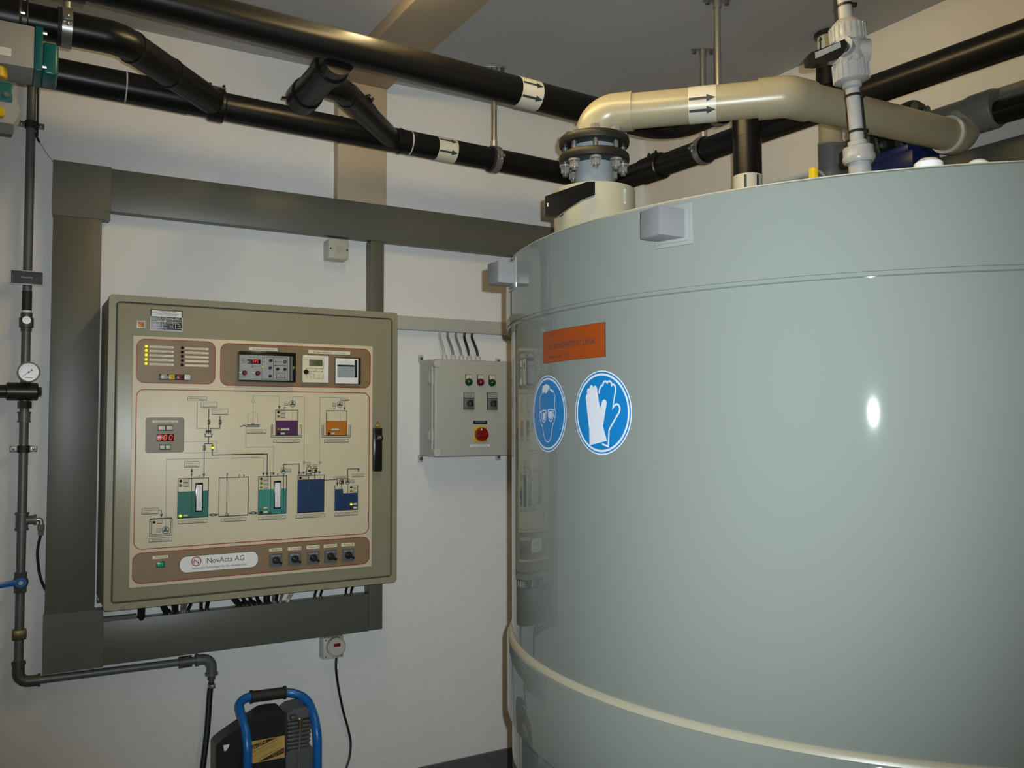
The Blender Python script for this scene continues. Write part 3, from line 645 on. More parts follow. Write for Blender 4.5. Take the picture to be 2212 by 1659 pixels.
# chart recorder
D3 = .018; fy3 = YP - D3
b_, q = slab(c6, 1628, 287, 1985, 672, D3, .002); c3 = part('chart_recorder', b_, 'black', cab, 'white fronted chart recorder')
def ch(x, y): return PY(480 + x / 6.703, 730 + y / 6.703, fy3 - .001)
def R2h(x0, y0, x1, y1): return ch(x0, (y0 + y1) / 2).x, ch((x0 + x1) / 2, y1).z, ch(x1, (y0 + y1) / 2).x, ch((x0 + x1) / 2, y0).z
for nm, r_, m, dy in (('front_frame', (1642, 297, 1968, 662), 'white_plastic', .001), ('chart_paper', (1668, 415, 1915, 572), 'chart', .0016), ('scale_plate', (1668, 325, 1918, 388), 'white_lab', .0016), ('scale_band', (1668, 390, 1918, 414), 'black', .0014), ('side_window', (1920, 322, 1955, 575), 'black', .0014)):  # includes the plain black band between scale and chart
    q = R2h(*r_); part(nm, MB().box((q[0], fy3 - dy, q[1]), (q[2], fy3 + .001, q[3])), m, c3)
ib = MB(); mph = wallmap(fy3 - .0019)
for k in range(9): c0 = ch(1675 + 29 * k, 355); stroke(ib, [(c0.x, c0.z - .002), (c0.x, c0.z + .003)], .001, mph)
for k in range(5): c0 = ch(1668, 440 + 28 * k); c1 = ch(1912, 440 + 28 * k); stroke(ib, [(c0.x, c0.z), (c1.x, c0.z)], .0006, mph)
c0 = ch(1790, 338); text(ib, 'pH', c0.x - .003, c0.x + .003, c0.z, .003, mph); part('scale_print', ib, 'ink_grey', c3, smooth=0)
c0 = ch(1800, 400); part('pointer', MB().box((c0.x - .0018, fy3 - .0035, c0.z - .003), (c0.x + .0018, fy3 - .0014, c0.z + .003)), 'red', c3)
# delay timer: three digits and four keys
b_, q = slab(b2, 395, 800, 700, 925, .004, .0008); tm = part('timer_display', b_, 'disp', cab, 'black display with three glowing red zeros')
sb = MB(); h_ = (q[3] - q[1]) * .66; seven(sb, '000', q[0] + (q[2] - q[0]) * .07, (q[1] + q[3]) / 2 - h_ / 2, h_, (q[2] - q[0]) / 3.05, YP - .0045, .12); part('digits', sb, 'seg_red', tm, smooth=0)
for x0, y0, x1, y1 in ((415, 645, 690, 740), (442, 985, 645, 1080)):
    b_, q = slab(b2, x0, y0, x1, y1, .003, .0008); kb = part('timer_keypad', b_, 'black', cab)
    for s_ in (0, 1):
        w_ = (q[2] - q[0]) / 2; part('key', MB().box((q[0] + w_ * s_ + .0022, YP - .0055, q[1] + .002), (q[0] + w_ * (s_ + 1) - .0016, YP - .0028, q[3] - .002), .0008), 'boxlight', kb)
# level bargraphs
for cr, r_ in ((b4, (1003, 437, 1140, 955)), (b5, (413, 477, 545, 970))):
    b_, q = slab(cr, *r_, .009, .0015); lv = part('level_meter', b_, 'black_gloss', cab)
    part('scale', MB().box((q[0] + .0035, YP - .0098, q[1] + .0045), (q[2] - .0035, YP - .0085, q[3] - .007), .0004), 'white_lab', lv)
    ib = MB(); mpl = wallmap(YP - .0101)
    for k in range(6): z = q[1] + .008 + (q[3] - q[1] - .02) * k / 5; stroke(ib, [(q[0] + .0055, z), (q[0] + .011, z)], .0008, mpl)
    stroke(ib, [(q[0] + .0118, q[1] + .006), (q[0] + .0118, q[3] - .01)], .0006, mpl); part('scale_print', ib, 'ink_grey', lv, smooth=0)
# five rotary pump switches, green push button
for x, y, s, y2 in swx:
    c0 = b6(x, y2); r_ = .0228
    sw = part('pump_switch', MB().prism([(u, YP - .0005, v) for u, v in rrect(c0.x - r_, c0.z - r_, c0.x + r_, c0.z + r_, .004, 4)], (0, -.004, 0)), 'comp_grey', cab)
    ib = MB(); text(ib, 'Hand  0  Aut', c0.x - .016, c0.x + .016, c0.z + .014, .0035, wallmap(YP - .0048)); part('plate_print', ib, 'white_lab', sw, smooth=0)
    part('knob', MB().lathe((c0.x, YP - .0045, c0.z), (0, -1, 0), [(.0135, 0), (.0125, .008), (0, .008)], 20), 'black', sw)
    part('grip', MB().obox((c0.x + .004, YP - .017, c0.z - .0025), (.0135, 0, -.0085), (0, .0055, 0), (.0021, 0, .0034), .001), 'black', sw)
c0 = b6(282, 255); pb = part('push_button', MB().box((c0.x - .0125, YP - .004, c0.z - .0095), (c0.x + .0125, YP - .0005, c0.z + .0095), .001), 'black', cab)
part('button_cap', MB().box((c0.x - .010, YP - .007, c0.z - .0075), (c0.x + .010, YP - .0038, c0.z + .0075), .001), 'green_on', pb)
# maker's nameplate, tiny orange badge, door handle, warning triangle
n3 = lambda x, y: PY(300 + x / 22.12, 660 + y / 22.12, YF)
qa, qb = n3(555, 180), n3(2070, 1240); x0, x1, z1, z0 = (n3(545, 700)).x, n3(2075, 900).x, n3(1300, 215).z, n3(1300, 1215).z
npl = part('nameplate', MB().box((x0, YF - .0012, z0), (x1, YF - .0002, z1), .0004), 'black', cab, 'black and white printed nameplate')
wb = MB(); mp = wallmap(YF - .0015); H_ = z1 - z0; W_ = x1 - x0
wb.flat([(x0 + .003, z0 + H_ * .665), (x1 - .003, z0 + H_ * .665), (x1 - .003, z1 - .003), (x0 + .003, z1 - .003)], mp)
stroke(wb, [(x0 + .001, z0 + H_ * .66), (x0 + .001, z0 + .001), (x1 - .001, z0 + .001), (x1 - .001, z0 + H_ * .66)], .0022, mp)
for fz in (.14, .43, .56): stroke(wb, [(x0, z0 + H_ * fz), (x1, z0 + H_ * fz)], .0012, mp)
for fx, za, zb in ((.47, 0, .14), (.38, .14, .43), (.78, .14, .43), (.24, .43, .56), (.47, .43, .66), (.70, .43, .56)): stroke(wb, [(x0 + W_ * fx, z0 + H_ * za), (x0 + W_ * fx, z0 + H_ * zb)], .0012, mp)
for fa, fb, fz_, s_ in ((.04, .44, .585, 'Schema Nr. 271'), (.50, .90, .585, 'Baujahr 1999'), (.03, .21, .475, 'Netz V'), (.27, .44, .475, '400 Hz'), (.50, .67, .475, 'Strom'), (.73, .96, .475, 'Steuersp.'), (.06, .32, .34, 'Kurz Ik'), (.08, .18, .25, '10'), (.24, .33, .25, 'kA'), (.41, .74, .35, 'Vorsicherung'), (.41, .74, .27, 'Schutzart IP'), (.60, .72, .18, '54'), (.82, .96, .33, 'Nr.'), (.85, .95, .22, '01'), (.04, .42, .04, 'Verdrahtung'), (.50, .96, .04, 'Fremdspannung')):
    text(wb, s_, x0 + W_ * fa, x0 + W_ * fb, z0 + H_ * fz_, .0040, mp)
part('print', wb, 'white_lab', npl, smooth=0)
ib = MB(); text(ib, 'STEWATEC AG', x0 + W_ * .22, x0 + W_ * .80, z0 + H_ * .865, .0072, wallmap(YF - .0018))
for fz in (.83, .97): stroke(ib, [(x0 + .003, z0 + H_ * fz), (x1 - .003, z0 + H_ * fz)], .0009, wallmap(YF - .0018))
text(ib, 'Schaltanlagen  Steuerungen  Automation', x0 + W_ * .18, x0 + W_ * .86, z0 + H_ * .77, .0035, wallmap(YF - .0018)); text(ib, 'CH-8810  Telefon 01 725', x0 + W_ * .2, x0 + W_ * .8, z0 + H_ * .71, .0035, wallmap(YF - .0018))
part('heading', ib, 'ink', npl, smooth=0)
c0 = PY(304.5, 701, YF); bd = part('badge', MB().box((c0.x - .0135, YF - .003, c0.z - .0135), (c0.x + .0135, YF - .0002, c0.z + .0135), .001), 'boxlight', cab)
ob = MB().box((c0.x - .009, YF - .0038, c0.z - .008), (c0.x + .009, YF - .0028, c0.z + .008), .0008); part('badge_emblem', ob, 'orange_fill', bd)
qa, qb = PY(807, 925, YF - .01), PY(827, 1018, YF - .01)
hd = part('door_handle', MB().box((PY(806.5, 970, YF - .012).x, YF - .022, qb.z), (PY(826.5, 970, YF - .022).x, YF - .0002, qa.z), .004), 'black_gloss', cab, 'long black swing handle')
c0 = PY(820.5, 946, YF - .022); part('lock', MB().lathe((c0.x, YF - .0215, c0.z), (0, -1, 0), [(.012, 0), (.012, .006), (.009, .008), (0, .008)], 18), 'black', hd)
part('key_slot', MB().lathe((c0.x, YF - .0295, c0.z + .002), (0, -1, 0), [(.005, 0), (.004, .001), (0, .001)], 12), 'chrome', hd)
c0 = PY(815.5, 917, YF); s_ = .0115
ws = part('warning_triangle', MB().prism([(c0.x, YF - .0002, c0.z + s_ * .9), (c0.x - s_, YF - .0002, c0.z - s_ * .8), (c0.x + s_, YF - .0002, c0.z - s_ * .8)], (0, -.0008, 0)), 'black', cab)
part('warning_field', MB().prism([(c0.x, YF - .0009, c0.z + s_ * .6), (c0.x - s_ * .72, YF - .0009, c0.z - s_ * .62), (c0.x + s_ * .72, YF - .0009, c0.z - s_ * .62)], (0, -.0005, 0)), 'yellow', ws)
ib = MB(); stroke(ib, [(c0.x + .001, c0.z + .004), (c0.x - .0015, c0.z - .001), (c0.x + .0015, c0.z - .001), (c0.x - .001, c0.z - .006)], .0012, wallmap(YF - .0016)); part('lightning_bolt', ib, 'ink', ws, smooth=0)
# ribbed cable sleeve seen beside the cabinet's left flank

# ------------------------------------------------------------------ cables between cabinet and lower trunking
k7 = lambda x, y, yy: PY(280 + x / 3.814, 1260 + y / 3.814, yy)
def cable(name, pts, r, m, label, group):
    solo(name, MB().tube(smoothpath(pts, 6), r, 8), m, label, 'cable', group)
def droop(x0, y0, x1, y1, yy, sag=0.):
    a = k7(x0, y0, yy - .05); a.z = CZ0 + .003; bq = k7(x1, y1, yy); bq.z = ZB1 - .006; mid = (a + bq) / 2; mid.z -= sag
    mid2 = bq.copy(); mid2.x = mid2.x * .75 + a.x * .25; mid2.z += .018
    return [a, mid, mid2, bq]
ORD = ('first', 'second', 'third', 'fourth', 'fifth', 'sixth', 'seventh', 'eighth', 'ninth')
g_ = 'cables hanging between the cabinet and the lower trunking'
for i, (xa, xb) in enumerate(((228, 340), (262, 352), (340, 388), (372, 400), (432, 440), (470, 455), (528, 478), (578, 600))):
    cable('cable', droop(xa, 190, xb, 245, -.045 + .004 * (i % 3 - 1), .02 if i < 3 else .005), .0062, 'cable_grey' if i in (4, 5) else 'cable_black', 'dark cable under the cabinet, %s from the left in the left bundle' % ORD[i], g_)
cable('cable', droop(655, 150, 640, 215, -.045), .0075, 'cable_black', 'thick black cable just right of the left bundle under the cabinet', g_)
for i, (xa, xb) in enumerate(((788, 960), (815, 985), (880, 1020), (950, 1060), (1020, 1095), (1100, 1130), (1125, 1160), (1180, 1195), (1215, 1215))):
    cable('cable', droop(xa, 120, xb, 165, -.045 + .004 * (i % 3 - 1), .018 if i < 5 else .004), .0062, 'cable_grey' if i == 7 else 'cable_black', 'dark cable under the cabinet, %s from the left in the right bundle' % ORD[i], g_)
for i, (xa, xb) in enumerate(((1548, 1530), (1605, 1575), (1788, 1790), (1850, 1830))):
    cable('cable', droop(xa, 60, xb, 120, -.04), .0052, 'cable_black', 'thin black cable, %s of four spaced out under the cabinet right end' % ORD[i], g_)
cable('light_cable', droop(1285, 90, 1240, 160, -.05), .0055, 'cable_grey', 'thin grey cable running slantwise beside the thicker pale cable', g_)
cable('light_cable', droop(1380, 80, 1300, 150, -.04), .0075, 'cable_light', 'thick pale grey cable running slantwise into the lower trunking', g_)
a = k7(100, 190, -.10); a.z = CZ0 + .003; e2 = k7(95, 285, -.05); e2.z = ZB1 - .004
solo('conduit', MB().tube([a, e2], .0125, 14), 'cable_black', 'thick black conduit at the left below the control cabinet', 'conduit')

# ------------------------------------------------------------------ junction box under the upper trunking
JX0, JX1, JZ0, JZ1 = PY(710, 540, -.07).x, PY(753.5, 540, -.07).x, PY(730, 560, -.07).z, ZT0 - .003
JZ1 = PY(732, 517, -.07).z
t = thing('junction_box', 'small square beige junction box just under the upper trunking', 'box', ((JX0 + JX1) / 2, -.03, JZ0))
part('body', MB().box((JX0, -.058, JZ0), (JX1, -.0005, JZ1), .006), 'junction', t)
part('lid', MB().box((JX0, -.072, JZ0), (JX1, -.0585, JZ1), .006, 3), 'junction', t)
for px_, py_ in ((713, 536), (752, 540)): q = PY(px_, py_, -.0725); part('screw', MB().lathe((q.x + (.003 if px_ < 730 else -.004), -.0715, q.z), (0, -1, 0), [(.004, 0), (.0035, .0012), (0, .0012)], 12), 'rubber', t)
ib = MB(); q = PY(735, 538, -.0725)
text(ib, 'FELLER', q.x - .016, q.x + .012, q.z + .008, .0045, wallmap(-.0723))
for k in range(4): stroke(ib, [(q.x - .016, q.z + .002 - .006 * k), (q.x + (.012 if k % 2 else .006), q.z + .002 - .006 * k)], .0012, wallmap(-.0723))
part('print', ib, 'ink_grey', t, smooth=0)

# ------------------------------------------------------------------ socket outlet with plug and lead
OX0, OX1, OZ0, OZ1 = PY(698, 1400, -.055).x, PY(743, 1400, -.055).x, PY(700, 1426, -.055).z, PY(720, 1376, -.055).z
t = thing('power_outlet', 'grey surface-mounted power outlet box under the lower trunking', 'outlet', ((OX0 + OX1) / 2, -.03, OZ0))
part('body', MB().box((OX0, -.045, OZ0), (OX1, -.0005, OZ1), .005), 'boxgrey', t)
part('front_plate', MB().box((OX0 + .001, -.056, OZ0 + .001), (OX1 - .001, -.0452, OZ1 - .001), .003), 'boxlight', t)
for sx in (0, 1):
    for sz in (0, 1): part('screw', MB().lathe((OX0 + .010 + (OX1 - OX0 - .020) * sx, -.0555, OZ0 + .010 + (OZ1 - OZ0 - .020) * sz), (0, -1, 0), [(.004, 0), (.003, .0015), (0, .0015)], 10), 'comp_grey', t)
q = PY(726, 1397, -.075)
t = thing('plug', 'cream round mains plug with a red label in the power outlet', 'plug', (q.x, -.08, q.z - .03))
part('body', MB().lathe((q.x, -.0565, q.z), (0, -1, 0), [(.034, 0), (.036, .006), (.036, .028), (.030, .034), (0, .034)], 28), 'junction', t)
part('strain_relief', MB().tube([(q.x - .002, -.072, q.z - .028), (q.x - .002, -.072, q.z - .043)], [.012, .007], 12), 'junction', t)
part('red_label', MB().box((q.x - .013, -.0915, q.z + .004), (q.x + .012, -.0900, q.z + .016)), 'red', t)
pw = [PY(x, y, yy) for x, y, yy in ((726.5, 1419, -.072), (726, 1445, -.07), (731, 1485, -.055), (741, 1535, -.03), (752, 1575, -.022), (757.5, 1605, -.02), (755, 1635, -.025), (748, 1659, -.03), (737, 1700, -.035), (725, 1760, -.04))] + [Vector((.75, -.10, .012)), Vector((.62, -.20, .012))]
solo('power_lead', MB().tube(smoothpath(pw, 8), .0048, 8), 'cable_black', 'thin black power lead hanging from the plug down the wall', 'cable')

# ------------------------------------------------------------------ grey switch box
SX0, SX1, SZ0, SZ1 = 1.2225, 1.622, 1.405, 1.803
sbx = thing('switch_box', 'grey plastic switch box with three lamps and a red main switch', 'switch box', ((SX0 + SX1) / 2, -.07, SZ0))
part('body', MB().box((SX0, -.125, SZ0), (SX1, -.008, SZ1), .004), 'boxgrey', sbx)
part('lid', MB().box((SX0 + .003, -.155, SZ0 - .001), (SX1 - .003, -.126, SZ1 + .001), .007, 3), 'boxgrey', sbx)
SY = -.155
for sx in (0, 1):
    for sz in (0, 1):
        x = SX0 + .006 if not sx else SX1 - .020; z = SZ1 + .010 if sz else SZ0 - .012
        lg = part('mounting_lug', MB().box((x - .011, -.014, z - .015), (x + .011, -.0005, z + .015), .004), 'boxgrey', sbx)
        part('screw', MB().sphere((x, -.0142, z), .0075, 12, .5, (0, -1, 0), True), 'galv_dark', lg)
for zz in (SZ0 + .018, SZ1 - .018): part('lid_screw', MB().cyl((SX0 + .012, SY + .022, zz), (SX0 + .012, SY - .004, zz), .0165, 20, .0015), 'boxlight', sbx)
for z0_, z1_ in ((1.468, 1.520), (1.700, 1.752)):
    part('hinge', MB().box((SX0 - .004, -.140, z0_), (SX0 + .012, -.112, z1_), .003).box((SX0 - .006, -.120, z0_ + .006), (SX0 + .004, -.098, z1_ - .006), .003), 'boxlight', sbx)
part('hinge_rod', MB().cyl((SX0 - .002, -.139, SZ0 + .03), (SX0 - .002, -.139, SZ1 - .03), .0035, 10), 'boxlight', sbx)
g7 = lambda x, y, yy=SY: PY(960 + x / 8.733, 790 + y / 8.733, yy)
def Rg(x0, y0, x1, y1, yy=SY): return g7(x0, (y0 + y1) / 2, yy).x, g7((x0 + x1) / 2, y1, yy).z, g7(x1, (y0 + y1) / 2, yy).x, g7((x0 + x1) / 2, y0, yy).z
for x0, y0, x1, y1, cx, cy, m, s in ((392, 165, 508, 380, 450, 322, 'green_lamp', 'Tank 1\nvoll'), (612, 170, 728, 386, 670, 325, 'red_lamp', 'Störung\nPumpe'), (832, 178, 943, 392, 888, 330, 'green_lamp', 'Tank 2\nvoll')):
    q = Rg(x0, y0, x1, y1); pl = part('pilot_lamp', MB().box((q[0], SY - .006, q[1] + .014), (q[2], SY - .0003, q[3]), .001).cyl(((q[0] + q[2]) / 2, SY - .0003, q[1] + .016), ((q[0] + q[2]) / 2, SY - .008, q[1] + .016), .0155, 22), 'black', sbx)
    lb = part('lamp_label', MB().box((q[0] + .002, SY - .0068, q[3] - .019), (q[2] - .002, SY - .0058, q[3] - .002)), 'lab', pl)
    ib = MB()
    for i, rw in enumerate(s.split('\n')): text(ib, rw, q[0] + .005, q[2] - .005, q[3] - .0085 - .0065 * i, .0035, wallmap(SY - .0071))
    part('label_print', ib, 'ink', pl, smooth=0)
    part('lens', MB().lathe(((q[0] + q[2]) / 2, SY - .008, q[1] + .016), (0, -1, 0), [(.0135, 0), (.013, .008), (.009, .0125), (0, .0145)], 22), m, pl)
for x0, y0, x1, y1, s in ((355, 497, 552, 828, 'Pumpe\nZentrale 1'), (797, 505, 990, 835, 'Pumpe\nZentrale 2')):
    q = Rg(x0, y0, x1, y1); sw = part('selector_switch', MB().box((q[0], SY - .007, q[1]), (q[2], SY - .0003, q[3]), .001), 'black', sbx)
    zm = q[1] + (q[3] - q[1]) * .665
    part('switch_plate', MB().box((q[0] + .002, SY - .0085, q[1] + .0015), (q[2] - .0005, SY - .0065, zm - .001), .0006), 'zinc', sw)
    part('switch_label', MB().box((q[0] + .002, SY - .0078, zm + .0015), (q[2] - .002, SY - .0065, q[3] - .002)), 'ctrl_face', sw)
    ib = MB()
    for i, rw in enumerate(s.split('\n')): text(ib, rw, q[0] + .009, q[2] - .009, q[3] - .010 - .009 * i, .005, wallmap(SY - .0081))
    text(ib, '0', (q[0] + q[2]) / 2 - .002, (q[0] + q[2]) / 2 + .002, zm - .010, .005, wallmap(SY - .0087)); part('label_print', ib, 'ink', sw, smooth=0)
    xc = (q[0] + q[2]) / 2; zc = (q[1] + zm) / 2 + .002
    part('knob', MB().lathe((xc, SY - .0085, zc), (0, -1, 0), [(.0125, 0), (.0118, .012), (0, .012)], 20).obox((xc, SY - .026, zc), (.0045, 0, 0), (0, .009, 0), (0, 0, .013), .002), 'black_gloss', sw)
q = Rg(543, 1038, 802, 1102); hl = part('main_switch_label', MB().box((q[0], SY - .002, q[1]), (q[2], SY - .0003, q[3])), 'black', sbx)
ib = MB(); text(ib, 'HAUPTSCHALTER', q[0] + .009, q[2] - .009, q[1] + .005, .0062, wallmap(SY - .0023)); part('label_print', ib, 'ctrl_face', hl, smooth=0)
q = Rg(548, 1147, 795, 1443); ms = part('main_switch', MB().box((q[0], SY - .004, q[1]), (q[2], SY - .0003, q[3]), .002), 'yellow', sbx, 'yellow plate with a red rotary knob')
xc, zc = (q[0] + q[2]) / 2, (q[1] + q[3]) / 2; R_ = .0285
part('knob', MB().lathe((xc, SY - .004, zc), (0, -1, 0), [(R_ * .9, 0), (R_, .004), (R_, .018), (R_ * .92, .0225), (0, .0225)], 28).obox((xc, SY - .029, zc - .004), (R_ * .85, 0, 0), (0, .004, 0), (0, 0, .006), .002), 'red', ms)
ib = MB(); ib.flat([(xc - .012, zc + .017), (xc - .004, zc + .017), (xc - .004, zc + .024), (xc - .012, zc + .024)], wallmap(SY - .0269)); part('knob_print', ib, 'white_lab', ms, smooth=0)
ib = MB(); text(ib, '0', q[0] + .003, q[0] + .008, zc + .008, .008, wallmap(SY - .0043)); text(ib, 'I', q[0] + .004, q[0] + .007, zc - .004, .008, wallmap(SY - .0043)); part('plate_print', ib, 'ink', ms, smooth=0)
q = Rg(485, 1487, 855, 1530); wl = part('note_label', MB().box((q[0], SY - .0012, q[1]), (q[2], SY - .0003, q[3])), 'white_lab', sbx)
ib = MB(); text(ib, 'Speisung ab HV Sanitärverteilung', q[0] + .008, q[2] - .010, q[1] + .0025, .0042, wallmap(SY - .0015)); part('label_print', ib, 'ink', wl, smooth=0)
# glands and leads on top
w8 = lambda x, y, yy: PY(860 + x / 4.096, 680 + y / 4.096, yy)
GL = [(412, 372, 370, 160, 'cable_light', 'pale grey cable, leftmost of five entering the switch box top'), (488, 376, 440, 165, 'cable_grey', 'grey cable, second from left entering the switch box top'), (561, 380, 512, 168, 'cable_grey', 'grey cable, middle one of five entering the switch box top'),
      (630, 383, 588, 172, 'cable_black', 'black cable, second from right entering the switch box top'), (706, 387, 655, 175, 'cable_black', 'black cable, rightmost of five entering the switch box top')]
for xa, ya, xb, yb, m, lb_ in GL:
    a = w8(xa, ya, -.075); x = a.x
    part('cable_gland', MB().lathe((x, -.075, SZ1 - .0005), (0, 0, 1), [(.0135, 0), (.0135, .010), (.0115, .012), (.0115, .022), (.008, .026), (0, .026)], 8), 'boxlight', sbx)
    top = w8(xb, yb, -.02); top.z = gz0 + .002
    cable('box_cable', [Vector((x, -.075, SZ1 + .020)), Vector((x - .003, -.07, SZ1 + .05)), Vector(((x + top.x) / 2 - .006, -.045, (SZ1 + .05 + gz0) / 2)), Vector((top.x - .002, -.022, gz0 - .02)), top], .0058, m, lb_, 'cables above the switch box')

# ------------------------------------------------------------------ compressed air pipe at the far left
AY = -.05
def ax_(py): return PY(67 - (py - 185) * .0199, py, AY)
airp = thing('air_pipe', 'galvanised compressed air pipe with gauge and valve left of the trunking', 'pipe', (ax_(1450).x, AY, ax_(1470).z))
pr_ = .0140
top = Vector((ax_(180).x, AY, 2.93)); bot = ax_(1430); xv = (top.x + bot.x) / 2
top.x = bot.x = xv
AX = lambda py: Vector((xv, AY, ax_(py).z))
elb = PY(58, 1472, AY); zb_l = elb.z; end = PY(440, 1424, AY); zb_r = end.z
hz = [Vector((xv, AY, zb_l)), Vector((end.x + .02, AY, zb_r))]
part('riser', MB().cyl(Vector((xv, AY, zb_l + .05)), top, pr_, 16), 'galv', airp)
part('level_run', MB().cyl(hz[0] + Vector((.05, 0, (zb_r - zb_l) * .1)), Vector((end.x - .02, AY, zb_r)), pr_ * .93, 16), 'galv', airp)
part('elbow', MB().tube(fillet([AX(1428), hz[0], hz[0] + (hz[1] - hz[0]).normalized() * .062], .032, 8), .0185, 16).ring(AX(1432), (0, 0, 1), .012, .0215, .008, 20).ring(hz[0] + (hz[1] - hz[0]).normalized() * .06, hz[1] - hz[0], .012, .0215, .008, 20), 'galv_dark', airp)
ee = Vector((end.x + .028, AY, zb_r)); part('elbow', MB().tube(fillet([ee - Vector((.055, 0, 0)), ee, ee - Vector((0, 0, .06))], .034, 8), .0190, 16).ring(ee - Vector((.052, 0, 0)), (1, 0, 0), .012, .0225, .009, 20).ring(ee - Vector((0, 0, .056)), (0, 0, 1), .012, .0225, .009, 20), 'galv', airp)
part('hose_tail', MB().lathe(ee - Vector((0, 0, .058)), (0, 0, -1), [(.014, 0), (.014, .018), (.010, .020), (.010, .045)], 14), 'galv_dark', airp)
q = PY(400, 1428, AY); part('union', MB().cyl(Vector((q.x - .022, AY, zb_r - .001)), Vector((q.x + .022, AY, zb_r)), .0205, 10), 'galv_dark', airp)
def clip(py, m2='zinc'):
    p_ = AX(py); c_ = part('pipe_clip', MB().ring(p_, (0, 0, 1), .0143, .0185, .024, 20), 'rubber', airp)
    part('clip_wing', MB().box((p_.x - .040, AY - .003, p_.z - .010), (p_.x - .017, AY + .003, p_.z + .010), .002).box((p_.x + .017, AY - .003, p_.z - .010), (p_.x + .040, AY + .003, p_.z + .010), .002), m2, c_)
    part('clip_screw', MB().sphere((p_.x - .029, AY - .003, p_.z), .005, 10, .5, (0, -1, 0), True).sphere((p_.x + .029, AY - .003, p_.z), .005, 10, .5, (0, -1, 0), True), 'zinc', c_)
    part('clip_stud', MB().cyl((p_.x, AY + .012, p_.z), (p_.x, -.0005, p_.z), .004, 8), 'zinc', c_)
clip(270, 'galv'); clip(970)
part('sleeve', MB().cyl(AX(671), AX(629), .0150, 16), 'rubber', airp); part('tag', MB().cyl(AX(677), AX(671), .0153, 16), 'white_lab', airp)
part('union', MB().lathe(AX(716), (0, 0, 1), [(.017, 0), (.017, .012), (.022, .013), (.022, .045), (.018, .046), (.018, .062), (0, .062)], 10), 'galv_dark', airp)
q = AX(693); part('union_plate', MB().cyl(Vector((q.x, AY - .018, q.z)), Vector((q.x, AY - .0235, q.z)), .013, 16), 'chrome', airp)
# regulator with gauge
rz = AX(846).z; xr0 = PY(13, 846, AY - .02).x; xr1 = PY(83, 846, AY - .02).x
rg = part('pressure_regulator', MB().lathe((xr0, AY - .005, rz), (1, 0, 0), [(.026, 0), (.030, .003), (.030, xr1 - xr0 - .004), (.026, xr1 - xr0), (0, xr1 - xr0)], 18), 'bronze_dark', airp, 'dark bronze pressure regulator body')
part('adjusting_bonnet', MB().lathe((xr0 + .001, AY - .005, rz), (-1, 0, 0), [(.022, 0), (.020, .05), (.016, .12), (.016, .2), (0, .2)], 16), 'bronze_dark', rg)
part('plug_nut', MB().lathe((xr1 - .001, AY - .005, rz), (1, 0, 0), [(.017, 0), (.017, .010), (0, .012)], 8), 'bronze_dark', rg)
part('nut', MB().lathe(AX(882), (0, 0, 1), [(.0215, 0), (.0215, .022), (.018, .024)], 6), 'bronze_dark', airp)
part('brass_nipple', MB().cyl(AX(890), AX(880), .0135, 14), 'brass', airp)
part('coupling', MB().cyl(AX(912), AX(889), .0180, 16, .002).ring(AX(911), (0, 0, 1), .012, .0205, .005, 18).ring(AX(891), (0, 0, 1), .012, .0205, .005, 18), 'galv', airp)
gc = PY(62, 804, AY - .06); gz = gc.z
gg = part('pressure_gauge', MB().lathe((gc.x, AY - .045, gz), (0, -1, 0), [(.030, 0), (.034, .003), (.034, .026), (.031, .028), (.0285, .024), (0, .024)], 36), 'chrome', airp, 'round white pressure gauge')
part('stem', MB().cyl((gc.x - .002, AY - .03, gz - .028), (xv + .006, AY - .02, rz + .022), .010, 10), 'bronze_dark', gg)
part('dial', MB().cyl((gc.x, AY - .069, gz), (gc.x, AY - .0705, gz), .0285, 32), 'gauge_face', gg)
ib = MB(); mp = wallmap(AY - .0712)
stroke(ib, [(gc.x - .017, gz - .014), (gc.x + .010, gz + .006)], .0018, mp); ib.flat([(gc.x + .005, gz + .005), (gc.x + .012, gz + .003), (gc.x + .009, gz + .011)], mp); ib.flat(circ(gc.x, gz, .003, 12), mp)
for k in range(13):
    a = math.radians(225 - 270 * k / 12); stroke(ib, [(gc.x + math.cos(a) * r, gz + math.sin(a) * r) for r in (.022, .0255)], .0011, mp)
stroke(ib, [(gc.x - .011, gz - .018), (gc.x + .012, gz - .019)], .0022, mp); part('dial_print', ib, 'ink_grey', gg, smooth=0)
# tee with small hose
p_ = AX(1124); br = Vector((1, 0, 0))
part('tee', MB().cyl(AX(1145), AX(1107), .0185, 16).ring(AX(1143), (0, 0, 1), .012, .0210, .007, 18).ring(AX(1109), (0, 0, 1), .012, .0210, .007, 18).cyl(p_ + br * .012, p_ + br * .040, .0150, 14).ring(p_ + br * .038, (1, 0, 0), .010, .018, .008, 18), 'galv', airp)
fx = p_ + br * .056; hp = [PY(x, y, AY) for x, y in ((82, 1162), (81, 1190), (84, 1230), (90, 1255), (99, 1275))]
part('hose_elbow', MB().tube(fillet([p_ + br * .040, fx, fx - Vector((0, 0, .022))], .008, 6), .0072, 12).cyl(fx - Vector((0, 0, .016)), fx - Vector((0, 0, .036)), .0105, 8).cyl(fx - Vector((0, 0, .038)), fx - Vector((0, 0, .052)), .0085, 8), 'zinc', airp)
part('thin_hose', MB().tube(smoothpath([fx - Vector((0, 0, .048))] + [Vector((h.x, AY, h.z)) for h in hp[1:]], 6), .0045, 8), 'hose', airp)
